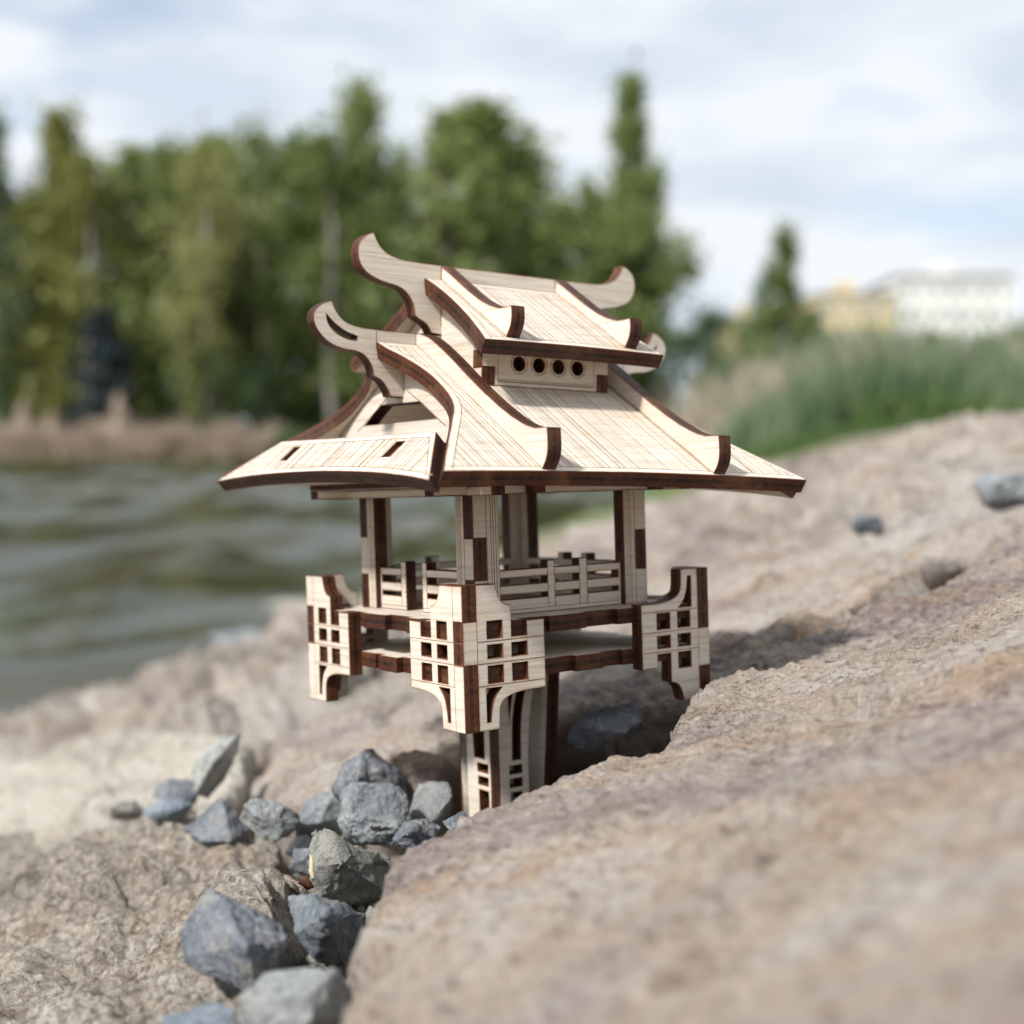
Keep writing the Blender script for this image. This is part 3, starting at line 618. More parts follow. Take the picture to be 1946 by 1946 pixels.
def smooth_curve(p, it=2):
    for _ in range(it):
        q = [p[0]]
        for a, b in zip(p[:-1], p[1:]): q += [(a[0] * 0.75 + b[0] * 0.25, a[1] * 0.75 + b[1] * 0.25), (a[0] * 0.25 + b[0] * 0.75, a[1] * 0.25 + b[1] * 0.75)]
        q.append(p[-1]); p = q
    return p
U, V_, W_ = (1, 0, 0), (0, 1, 0), (0, 0, 1)
A_ = 30.1
def face_frame(side, off):
    """frame whose local z = outward; side in -v,-u,+v,+u; local z=0 lies `off` from the centre, x along the wall, y up"""
    return {'-v': frame((0, -off, 0), (1, 0, 0), W_), '-u': frame((-off, 0, 0), (0, -1, 0), W_),
            '+v': frame((0, off, 0), (-1, 0, 0), W_), '+u': frame((off, 0, 0), (0, 1, 0), W_)}[side]

# ---- corner brackets (two boards to a corner, finger jointed)
def bracket_outline(first):
    """x = distance from the corner edge. first: this board owns the corner in the top and bottom thirds"""
    lo = 0.0 if first else T; mi_ = T if first else 0.0
    o = [(lo, 0), (7.5, 0), (7.6, 3.0)]
    o += smooth_curve([(7.6, 3.0), (7.9, 4.6), (9.2, 5.6), (11.5, 6.25), (14.5, 6.45), (18.2, 6.5)], 2)[1:]
    o += [(18.2, 19.3), (14.1, 19.3), (14.1, 16.6), (10.7, 16.6), (10.7, 22.4)]
    o += smooth_curve([(10.7, 22.4), (9.2, 22.7), (8.1, 23.8), (7.4, 26.4)], 2)[1:]
    o += [(lo, 26.4), (lo, 19.9), (mi_, 19.9), (mi_, 12.1), (lo, 12.1)]
    holes = []
    for x0, x1, y0, y1 in [(5.3, 8.6, 16.6, 19.7), (5.3, 8.6, 13.0, 15.4), (10.7, 14.1, 13.0, 15.4), (5.3, 8.6, 8.5, 11.6), (10.7, 14.1, 8.5, 11.6)]:
        holes.append([(x0, y0), (x1, y0), (x1, y1), (x0, y1)])
    holes.append([(4.8, 7.6), (8.2, 7.6)] + smooth_curve([(8.2, 7.6), (6.6, 6.0), (5.9, 4.0), (5.6, 1.5)], 2)[1:] + [(4.8, 1.5)])
    return o, holes
def bracket_lines(first):
    segs = [(3.05, 0.2, 3.05, 11.9, 0.13), (3.05, 20.1, 3.05, 26.2, 0.13), (0.2, 12.15, 18, 12.15, 0.13), (0.2, 16.1, 18, 16.1, 0.13), (3, 8.1, 18, 8.1, 0.13)] if first else \
           [(3.05, 12.3, 3.05, 19.7, 0.13), (3.1, 12.15, 18, 12.15, 0.16), (3.1, 16.1, 18, 16.1, 0.16), (3.1, 8.1, 18, 8.1, 0.16)]
    return segs
def add_bracket(side, end, first, flip):
    o, h = bracket_outline(first); seg = bracket_lines(first)
    def tf(p):
        y = 26.4 - p[1] if flip else p[1]; x = -A_ + p[0] if end < 0 else A_ - p[0]; return (x, y)
    F = face_frame(side, A_ - T)
    b = plate('corner_bracket', [tf(p) for p in o], F, [[tf(p) for p in q] for q in h])
    sg = [(*tf(s[0:2]), *tf(s[2:4]), s[4]) for s in seg]
    put('engraving', strips_mesh('engraving', sg, T + 0.02), F, b)
for side, end, first, flip in [('-u', 1, True, False), ('-v', -1, False, False), ('-v', 1, False, True), ('+u', -1, True, True),
                               ('+u', 1, True, False), ('+v', -1, False, False), ('+v', 1, False, False), ('-u', -1, True, False)]:
    add_bracket(side, end, first, flip)

# ---- decks with plank ends and tabs that poke into the bracket windows
def deck_outline(seed):
    r = random.Random(seed); side = []
    side += [(-27.0, -27.0), (-25.0, -27.0), (-25.0, -29.4), (-21.6, -29.4), (-21.6, -27.0), (-19.4, -27.0), (-19.4, -29.4), (-16.0, -29.4), (-16.0, -27.0)]
    x = -12.2; y = -27.3; side.append((x, -27.0)); side.append((x, y))
    while x < 10:
        x2 = x + r.choice((2.2, 3.0, 3.8, 5.0)); x2 = min(x2, 12.2)
        side += [(x2, y)]; y = -27.3 + r.choice((-0.9, -0.5, 0, 0.6)); side += [(x2, y)]; x = x2
    side += [(12.2, y), (12.2, -27.0)]
    side += [(16.0, -27.0), (16.0, -29.4), (19.4, -29.4), (19.4, -27.0), (21.6, -27.0), (21.6, -29.4), (25.0, -29.4), (25.0, -27.0)]
    out = []
    for k in range(4):
        c, s = [(1, 0), (0, 1), (-1, 0), (0, -1)][k]
        out += [(x * c - y * s, x * s + y * c) for x, y in side]
    return out
def deck(z, name, seed):
    return plate(name, deck_outline(seed), frame((0, 0, z), U, V_), [[(-4, -4), (4, -4), (4, 4), (-4, 4)]])
dk = deck(16.4, 'deck', 1); deck(8.3, 'lower_deck', 5)
seg = []
for k in range(-6, 7): seg.append((k * 4.0 + 0.3, -26, k * 4.0 + 0.3, 26, 0.15))
put('engraving', strips_mesh('engraving', seg, T + 0.02), frame((0, 0, 16.4), U, V_), dk)

# ---- columns: two boards finger jointed to an L, with engraved flutes
CC = 21.4
def column(su, sv):
    z0, z1 = 19.4, 43.2; cuts = [z0, 26.5, 34.4, z1]
    for k, (side, first) in enumerate((('v', True), ('u', False))):
        def prof(first):
            o = [(0 if first else T, z0)]
            o = []
            lo = [0 if first else T, T if first else 0, 0 if first else T]
            o += [(lo[0], cuts[0]), (6.0, cuts[0]), (6.0, cuts[3]), (lo[2], cuts[3]), (lo[2], cuts[2]), (lo[1], cuts[2]), (lo[1], cuts[1]), (lo[0], cuts[1])]
            return o
        if side == 'v':
            sd = '-v' if sv < 0 else '+v'; sgn = su if sv < 0 else -su
        else:
            sd = '-u' if su < 0 else '+u'; sgn = -sv if su < 0 else sv
        F = face_frame(sd, CC - T)
        tf = lambda p: (sgn * (CC - p[0]), p[1])
        b = plate('column_board', [tf(p) for p in prof(first)], F)
        sg = [(*tf((x, z0 + 0.2)), *tf((x, z1 - 0.2)), 0.16) for x in (3.05, 4.1, 4.6, 5.2)]
        put('engraving', strips_mesh('engraving', sg, T + 0.02), F, b)
for su in (-1, 1):
    for sv in (-1, 1): column(su, sv)

# ---- railings
def rail_board(x0, x1, posts, side, off=20.3):
    z0 = 19.45; rails = [(19.45, 22.3), (23.3, 25.0), (26.5, 28.0)]; top = 29.4
    posts = sorted(posts); xs = []
    # outline: top edge steps up at every post
    o = [(x0, z0), (x1, z0), (x1, 28.0)]
    for a, b in reversed(posts): o += [(min(b, x1), 28.0), (min(b, x1), top), (max(a, x0), top), (max(a, x0), 28.0)]
    o += [(x0, 28.0)]
    holes = []
    edges = [x0 + 0.7] + [v for a, b in posts for v in (a, b)] + [x1 - 0.7]
    bays = [(edges[i], edges[i + 1]) for i in range(0, len(edges), 2)]
    for a, b in bays:
        if b - a > 1:
            for h0, h1 in ((22.3, 23.3), (25.0, 26.5)): holes.append([(a, h0), (b, h0), (b, h1), (a, h1)])
    F = face_frame(side, off - 2.4)
    r = plate('railing', o, F, holes, 2.4, halo=0.22)
    sg = []
    for a, b in posts: sg += [(a + 0.05, z0 + 0.8, a + 0.05, top - 0.1, 0.2), (b - 0.05, z0 + 0.8, b - 0.05, top - 0.1, 0.2)]
    sg += [(x0 + 0.2, 20.3, x1 - 0.2, 20.3, 0.15)]
    for a, b in bays: sg += [(a, 22.25, b, 22.25, 0.12), (a, 25.0, b, 25.0, 0.12), (a, 26.55, b, 26.55, 0.12), (a, 23.3, b, 23.3, 0.12)]
    put('engraving', strips_mesh('engraving', sg, 2.42), F, r)
rail_board(-15.3, 15.3, [(-3.4, -1.6), (4.5, 6.5)], '-v')
rail_board(-15.3, -5.0, [(-6.9, -5.0)], '-u'); rail_board(1.2, 15.3, [(1.2, 2.9)], '-u')   # the entrance gap
rail_board(-15.3, 15.3, [(-6.0, -4.0), (4.0, 6.0)], '+v'); rail_board(-15.3, 15.3, [(-6.0, -4.0), (2.0, 4.0)], '+u')

# ---- ceiling beams
for s in (-1, 1):
    F = face_frame('-v' if s < 0 else '+v', 24.0 - T)
    plate('ceiling_beam', [(-31.5, 42.55), (31.5, 42.55), (31.5, 44.3), (-31.5, 44.3)], F)
    F = face_frame('-u' if s < 0 else '+u', 24.3 - T)
    plate('ceiling_beam', [(-32.2, 42.45), (32.2, 42.45), (32.2, 44.15), (-32.2, 44.15)], F)
plate('light_stop_board', [(-29, -29), (29, -29), (29, 29), (-29, 29)], frame((0, 0, 44.4), U, V_), [[(-8, -8), (8, -8), (8, 8), (-8, 8)]], 1.2)  # added board: stops light leaking through the hollow roof
for u in (-9.6, 21.0):   # burnt tenon ends under the front eave
    plate('tenon', [(u - 1.3, 42.6), (u + 1.3, 42.6), (u + 1.3, 44.2), (u - 1.3, 44.2)], face_frame('-v', 24.05), t=3.0, mats=(EDGE, EDGE))

# ---- roof: lower tier
SLP = 0.575; CA = math.cos(math.atan(SLP)); SL_L = lambda v: v / CA
verge_l = [(-30.3, -1.7), (-29.5, -4.1), (-27.7, -6.6), (-26.0, -9.9), (-25.1, -13.6), (-25.0, -17.5), (-25.5, -21.5), (-26.9, -25.2), (-29.6, -29.2), (-33.4, -34.4), (-37.7, -40.4), (-42.0, -46.6)]
eave_l = [(-42.0, -46.6), (-34, -46.2), (-20, -45.75), (0, -45.5)]
def roof_poly(verge, eave):
    left = smooth_curve(verge, 1) + smooth_curve(eave, 1)[1:]
    right = [(-x, y) for x, y in reversed(left)]
    p = dedup(left + right); return [(x, y / CA) for x, y in p]
def roof_panel(ridge_z, poly, sgn, seed, fins):
    # local x = along the ridge, y = up the slope; top face at local z = T
    nz = 1 / math.sqrt(1 + SLP * SLP)
    if sgn < 0: xa, ya = Vector((1, 0, 0)), Vector((0, 1, SLP)).normalized()
    else: xa, ya = Vector((-1, 0, 0)), Vector((0, -1, SLP)).normalized()
    n = xa.cross(ya); org = Vector((0, 0, ridge_z)) - n * T
    F = frame(org, xa, ya)
    b = plate('roof_panel', poly, F, roof=True)
    put('engraving', strips_mesh('engraving', slope_lines(poly, seed), T + 0.02, ENGR_ROOF), F, b, True)
    return b
low = roof_poly(verge_l, eave_l)
rp = {s: roof_panel(72.9, low, s, 5 + s, None) for s in (-1, 1)}
verge_u = [(-19.6, -1.7), (-19.0, -4), (-18.6, -8), (-18.7, -12.1), (-19.4, -18.3), (-20.6, -23.7), (-21.4, -26.9)]
eave_u = [(-21.4, -26.9), (-14, -26.6), (0, -26.4)]
upp = roof_poly(verge_u, eave_u)
up_ = {s: roof_panel(86.35, upp, s, 15 + s, None) for s in (-1, 1)}
# ribs standing on the panels
rib_low = [(-1.6, 74.3), (-6.6, 73.2), (-15.0, 68.4), (-20.9, 64.6), (-26.6, 61.2), (-32.6, 57.9), (-38.8, 55.1), (-42.8, 54.1), (-46.6, 54.1)]
rib_up = [(-1.6, 88.15), (-8.4, 84.1), (-14.4, 80.5), (-19.1, 78.5), (-22.7, 77.5), (-26.8, 77.6)]
def rib(prof, endp, ridge_z, u, s):
    top = smooth_curve(prof[:-1], 2) + [prof[-1]]
    base = lambda v: ridge_z + SLP * v + 0.02
    o = top + smooth_curve([prof[-1]] + endp, 2)[1:] + [(endp[-1][0], base(endp[-1][0])), (-1.6, base(-1.6))]
    if s < 0: F = frame((u + T / 2, 0, 0), (0, -1, 0), W_); o = [(-v, z) for v, z in o]
    else: F = frame((u - T / 2, 0, 0), (0, 1, 0), W_); o = [(-v, z) for v, z in o]
    b = plate('roof_rib', o, F, roof=True)
for s in (-1, 1):
    for u in (-19.85, 19.85): rib(rib_low, [(-47.0, 50.6), (-46.6, 48.6), (-45.4, 46.95)], 72.9, u, s)
    for u in (-14.15, 14.15): rib(rib_up, [(-27.1, 75.4), (-26.6, 73.6), (-25.4, 72.0)], 86.35, u, s)
# skirt panels at the two gable ends
SK = 0.93; CS = math.cos(math.atan(SK))
def skirt(sgn):
    if sgn < 0: xa, ya = Vector((0, -1, 0)), Vector((1, 0, SK)).normalized()
    else: xa, ya = Vector((0, 1, 0)), Vector((-1, 0, SK)).normalized()
    n = xa.cross(ya); org = Vector((sgn * 34.6, 0, 53.2)) - n * T; F = frame(org, xa, ya)
    bot = smooth_curve([(-45.2, -9.3 / CS), (-36, -8.4 / CS), (-22, -7.6 / CS), (0, -7.2 / CS), (22, -7.6 / CS), (36, -8.4 / CS), (45.2, -9.3 / CS)], 2)
    if sgn > 0: bot = [(x * 0.95, y) for x, y in bot]
    o = bot + [(31.9, 0), (-31.9, 0)]
    slots = []
    for x in (-21.0, 22.2): slots.append([(x - 1.6, -4.6 / CS), (x + 1.6, -4.6 / CS), (x + 1.6, -1.6 / CS), (x - 1.6, -1.6 / CS)])
    b = plate('skirt_panel', o, F, slots, roof=True)
    put('engraving', strips_mesh('engraving', slope_lines(o, 33 + sgn, 1.3, [(x - 1.75, x + 1.75, -4.75 / CS, -1.45 / CS) for x in (-21.0, 22.2)]), T + 0.02, ENGR_ROOF), F, b, True)
    for x in (-21.0, 22.2):
        put('tenon', plate_mesh('tenon', [(x - 1.5, -4.5 / CS), (x + 1.5, -4.5 / CS), (x + 1.5, -1.7 / CS), (x - 1.5, -1.7 / CS)], (), 2.2, mats=(EDGE, EDGE)), F, b, True)
for s in (-1, 1): skirt(s)
# gable frames of the lower tier
def gable(sgn):
    z = lambda v, d: 72.9 - SLP * abs(v) - d
    d = T / CA + 0.1
    o = [(-26, z(26, d) - 2.5), (26, z(26, d) - 2.5), (26, z(26, d)), (1.6, z(1.6, d)), (1.6, 62), (-1.6, 62), (-1.6, z(1.6, d)), (-26, z(26, d))]
    hole = [(-15.2, 56.4), (15.2, 56.4), (8.0, 60.2), (-8.0, 60.2)]
    F = frame((-24.0 + T, 0, 0), (0, -1, 0), W_) if sgn < 0 else frame((24.0 - T, 0, 0), (0, 1, 0), W_)
    b = plate('gable_board', o, F, [hole], roof=True)
    sg = [(-15.2, 56.4, -17.6, 55.2, 0.2), (15.2, 56.4, 17.6, 55.2, 0.2), (-8, 60.2, -3, 62.6, 0.2), (8, 60.2, 3, 62.6, 0.2), (-17.6, 55.2, -4, 62.2, 0.12), (17.6, 55.2, 4, 62.2, 0.12)]
    put('engraving', strips_mesh('engraving', sg, T + 0.02), F, b, True)
for s in (-1, 1): gable(s)
# lower ridge ornaments with a slot in the curl
curl_lo = [(-23.5, 61.4), (-27.0, 61.4), (-27.3, 62.3), (-27.9, 63.2), (-28.6, 64.1), (-29.4, 64.7), (-30.8, 65.2), (-30.9, 66.4), (-31.6, 67.9), (-32.7, 69.1), (-34.4, 69.8), (-37.6, 69.9), (-40.8, 71.1), (-42.9, 73.1), (-43.9, 75.3), (-43.5, 77.0), (-41.9, 78.5), (-39.8, 79.2), (-39.2, 77.4), (-37.3, 75.3), (-34.5, 74.5), (-30.2, 74.25)]
slot_lo = [(-41.0, 76.3), (-40.7, 74.8), (-39.4, 73.2), (-36.8, 72.0), (-34.5, 71.9), (-34.4, 72.6), (-37.2, 73.4), (-39.7, 75.0)]
def split_smooth(p, sharp):
    """round a polyline except at the listed corner indices"""
    out = []; idx = [0] + sharp + [len(p) - 1]
    for a, b in zip(idx[:-1], idx[1:]):
        s = smooth_curve(p[a:b + 1], 2) if b - a > 1 else p[a:b + 1]; out += s[:-1]
    out.append(p[-1]); return out
def lower_ornament(sgn):
    o = split_smooth(curl_lo, [1, 6, 17, 21]) + [(-15.6, 74.2), (-15.6, 70.0), (-23.5, 69.0)]
    h = split_smooth(slot_lo + [slot_lo[0]], [4, 5])[:-1]
    F = frame((0, T / 2, 0), U, W_)
    if sgn > 0: o = mirror(o); h = mirror(h)
    b = plate('ridge_ornament', o, F, [h], roof=True)
    sg = [(sgn * 30.2, 70.6, sgn * 30.2, 74.2, 0.15)]
    put('engraving', strips_mesh('engraving', sg, T + 0.02), F, b, True)
for s in (-1, 1): lower_ornament(s)
curl_up = [(-14, 76.0), (-15.5, 74.4), (-17.8, 74.6), (-18.4, 75.7), (-19.2, 76.5), (-20.7, 77.1), (-21.6, 77.7), (-22.0, 80.1), (-23.4, 82.0), (-25.2, 83.2), (-28.5, 83.6), (-31.8, 84.6), (-33.9, 86.3), (-34.6, 88.7), (-34.3, 90.8), (-33.0, 92.3), (-31.0, 93.2), (-30.3, 91.5), (-28.6, 89.6), (-25.3, 88.5), (-21.2, 88.35)]
cu = split_smooth(curl_up, [1, 2, 6, 16, 20]) + [(-10, 88.3), (10, 88.3)]
cu_full = cu[:-2] + [(-15.6, 88.3)] + [(15.6, 88.3)] + mirror(cu[:-2])[::-1]
Fr = frame((0, T / 2, 0), U, W_)
rb = plate('ridge_board', cu_full, Fr, roof=True)
put('engraving', strips_mesh('engraving', [(-15.65, 76, -15.65, 88.2, 0.15), (12.6, 86.6, 12.6, 88.2, 0.15)], T + 0.02), Fr, rb, True)
# clerestory box between the two tiers
BV, BU = 16.6, 15.4
def clerestory(s):
    F = face_frame('-v' if s < 0 else '+v', BV - T)
    zb = 63.45; zt = 72.2
    o = [(-12.5, zb), (12.5, zb), (12.5, 67.0), (BU, 67.0), (BU, zt), (-BU, zt), (-BU, 67.0), (-12.5, 67.0)]
    cs = [(-6.7 + 4.75 * k, 68.0) for k in range(4)]
    b = plate('clerestory_panel', o, F, [arc(c, 1.38, 0, 345, 23) for c in cs], roof=True)
    sg = [(-11.7, zb + 0.9, 11.7, zb + 0.9, 0.22), (-11.7, zb + 1.3, 11.7, zb + 1.3, 0.12), (-11.7, zb + 0.9, -11.7, 71, 0.14), (11.7, zb + 0.9, 11.7, 71, 0.14)]
    for c in cs:
        a = arc(c, 1.95, 0, 360, 24); sg += [(*p, *q, 0.17) for p, q in zip(a[:-1], a[1:])]
    put('engraving', strips_mesh('engraving', sg, T + 0.02), F, b, True)
for s in (-1, 1): clerestory(s)
def side_wall(sgn):
    low_ = lambda v: 72.9 - SLP * abs(v) + 0.05; top_ = lambda v: 86.35 - SLP * abs(v) - T / CA - 0.05
    e = BV + 1.9
    o = [(-BV, low_(BV)), (-2.0, low_(2.0)), (2.0, low_(2.0)), (BV, low_(BV)), (BV, 66.9), (BV - T, 66.9), (BV - T, 70.2), (e, 70.2), (e, top_(e)), (1.6, top_(1.6)), (-1.6, top_(1.6)), (-e, top_(e)), (-e, 70.2), (-(BV - T), 70.2), (-(BV - T), 66.9), (-BV, 66.9)]
    F = frame((-BU + T, 0, 0), (0, -1, 0), W_) if sgn < 0 else frame((BU - T, 0, 0), (0, 1, 0), W_)
    plate('gable_wall', o, F, roof=True)
for s in (-1, 1): side_wall(s)
plate('dark_floor', [(-12, -13), (12, -13), (12, 13), (-12, 13)], frame((0, 0, 66.0), U, V_), [], 0.6, roof=True)

# ---- the leg: four tapered boards with slots
def leg_narrow(side):
    zb = -36.0
    o = [(-7.2, zb), (0.2, zb), (0.3, -12)] + smooth_curve([(0.3, -12), (0.8, -4), (2.0, 2), (4.4, 8.2)], 2)[1:] + [(-7.2, 8.2)]
    h = [[(-3.8, -11.6), (-1.8, -11.6)] + smooth_curve([(-1.8, -11.6), (-1.6, -4), (-0.6, 1.5), (1.6, 6.8)], 2)[1:] + smooth_curve([(-0.4, 6.8), (-2.6, 1.5), (-3.6, -4), (-3.8, -11.6)], 2)[:-1],
         [(-4.6, -14.4), (-1.6, -14.4), (-1.6, -12.8), (-4.6, -12.8)], [(-4.6, -17.1), (-1.6, -17.1), (-1.6, -15.5), (-4.6, -15.5)], [(-4.4, -24.5), (-1.8, -24.5), (-1.8, -18.3), (-4.4, -18.3)],
         [(-4.6, -5.0)] + smooth_curve([(-4.6, -5.0), (-3.9, 0.0), (-2.2, 6.8)], 2)[1:] + [(-4.7, 6.8)]]
    plate('leg_board', o, face_frame(side, 7.2 - T), h)
def leg_wide(side):
    zb = -36.0
    o = [(-6.2, zb), (4.2, zb), (4.2, 8.2), (-9.6, 8.2)] + smooth_curve([(-9.6, 8.2), (-7.6, 1.0), (-6.9, -8), (-6.2, zb)], 2)[1:-1]
    h = [[(-1.6, -11.6), (2.0, -11.6), (2.0, 2.0), (-2.6, 4.0), (-2.2, -4.0)], [(-0.6, -14.4), (3.2, -14.4), (3.2, -12.8), (-0.6, -12.8)],
         [(-0.4, -17.1), (3.2, -17.1), (3.2, -15.5), (-0.4, -15.5)], [(-0.2, -24.5), (3.2, -24.5), (3.2, -18.3), (-0.2, -18.3)]]
    plate('leg_board', o, face_frame(side, 7.2 - T), h)
leg_narrow('-v'); leg_wide('-u')
plate('leg_board', [(-5.6, -36), (7.2, -36), (7.2, 8.2), (-9.5, 8.2)], face_frame('+v', 7.2 - T), [[(-2, -12), (2, -12), (2, 4), (-2, 4)]])
plate('leg_board', [(-5.0, -36), (4.2, -36), (4.2, 8.2), (-9.8, 8.2)], face_frame('+u', 7.2 - T), [[(-2, -12), (2, -12), (2, 4), (-2, 4)]])

# ------------------------------------------------------------------ trees, reeds, far bank
def leaf_cloud(C, n, size, r, flat=0.0):
    """n leaf clumps (bent quads) around the given centres"""
    k = len(C); base = C[r.integers(0, k, n)]
    p = base[:, :3] + np.clip(r.normal(size=(n, 3)), -1.9, 1.9) * base[:, 3:4] * 0.45
    a = r.normal(size=(n, 3)); a /= np.linalg.norm(a, axis=1)[:, None]; b = np.cross(a, r.normal(size=(n, 3))); b /= np.linalg.norm(b, axis=1)[:, None]
    s = size * r.uniform(0.6, 1.4, (n, 1))
    V = np.stack([p - a * s, p - b * s * 0.6, p + a * s, p + b * s * 0.6], 1).reshape(-1, 3)
    return V, np.arange(4 * n).reshape(n, 4)
def tube_np(path, rad, seg=7):
    V, Fc = [], []
    for i, (p, q) in enumerate(zip(path, rad)):
        for k in range(seg):
            a = 2 * math.pi * k / seg; V.append((p[0] + q * math.cos(a), p[1] + q * math.sin(a), p[2]))
    for i in range(len(path) - 1):
        for k in range(seg): Fc.append((i * seg + k, i * seg + (k + 1) % seg, (i + 1) * seg + (k + 1) % seg, (i + 1) * seg + k))
    return V, Fc
def tree_protos(kind, seed, H, Wd, base=0.12, n=3600):
    """unit meshes for one kind of tree: trunk with limbs, and a crown of leaf clumps"""
    r = np.random.default_rng(seed)
    prof = {'oval': lambda t: math.sin(math.pi * min(1, max(0, t)) ** 0.8) ** 0.7, 'spire': lambda t: (1 - t) ** 0.8 * (0.45 + 0.55 * min(1, t * 4)), 'column': lambda t: min(1, (1 - t) * 2.6) ** 0.8 * min(1, 0.5 + t * 2)}[kind]
    tv, tf = tube_np([(0.02 * H * math.sin(i * 1.3) * 0.3, 0.015 * H * math.cos(i), H * 0.93 * i / 9) for i in range(10)], [0.016 * H * (1 - i / 9.6) + 0.008 for i in range(10)])
    C = []
    limbs = 26
    for i in range(limbs):
        t = base + (1 - base) * (i + r.random()) / limbs; ang = r.uniform(0, 2 * math.pi); tt = (t - base) / (1 - base); R = Wd / 2 * prof(tt) * r.uniform(0.55, 1.1)
        e = np.array([math.cos(ang) * R, math.sin(ang) * R, t * H + R * 0.35]); s = np.array([0, 0, t * H - R * 0.15])
        lv, lf = tube_np([s + (e - s) * k / 3 for k in range(4)], [0.006 * H * (1 - k / 3.5) for k in range(4)], 5)
        tf += [tuple(x + len(tv) for x in f) for f in lf]; tv += [tuple(v) for v in lv]
        for k in range(3):
            q = s + (e - s) * (0.45 + 0.28 * k); C.append((*q, Wd * 0.15 * r.uniform(0.5, 1.7)))
    C.append((0, 0, H * 0.96, Wd * 0.05)); C.append((0, 0, H * 0.9, Wd * 0.09))
    V, Fc = leaf_cloud(np.array(C), n, 0.0165 * H, r)
    return tv, tf, V, Fc
PROTO = {}
def proto(kind, seed, leaf, bark):
    key = (kind, seed, leaf.name)
    if key not in PROTO:
        tv, tf, V, Fc = tree_protos(kind, seed, 1.0, {'oval': 0.62, 'spire': 0.42, 'column': 0.36}[kind], {'oval': 0.14, 'spire': 0.06, 'column': 0.08}[kind])
        PROTO[key] = (mesh_np('trunk', tv, tf, bark), mesh_np('crown', V, Fc, leaf, False))
    return PROTO[key]
def tree(x, ytop, d, wpx, kind, seed, leaf, label, bark=None, rot=0.0, group=None, cat='tree', name='tree'):
    p = at(x, 852, d); gz = float(ground_z(np.array(p[0]), np.array(p[1]))) - 0.05
    top = at(x, ytop, d); H = top[2] - gz
    if bark is None: bark = BARK
    me = proto(kind, seed, leaf, bark)
    o = empty(name, (p[0], p[1], gz)); tag(o, label, cat, group)
    w0 = {'oval': 0.62, 'spire': 0.42, 'column': 0.36}[kind]; wid = 1.55 * wpx * d / FPX / w0
    for nm, m in zip(('trunk', 'crown'), me):
        c = link(nm, m, o)
        c.scale = (wid, wid, H); c.rotation_euler = (0, 0, rot)
    return o
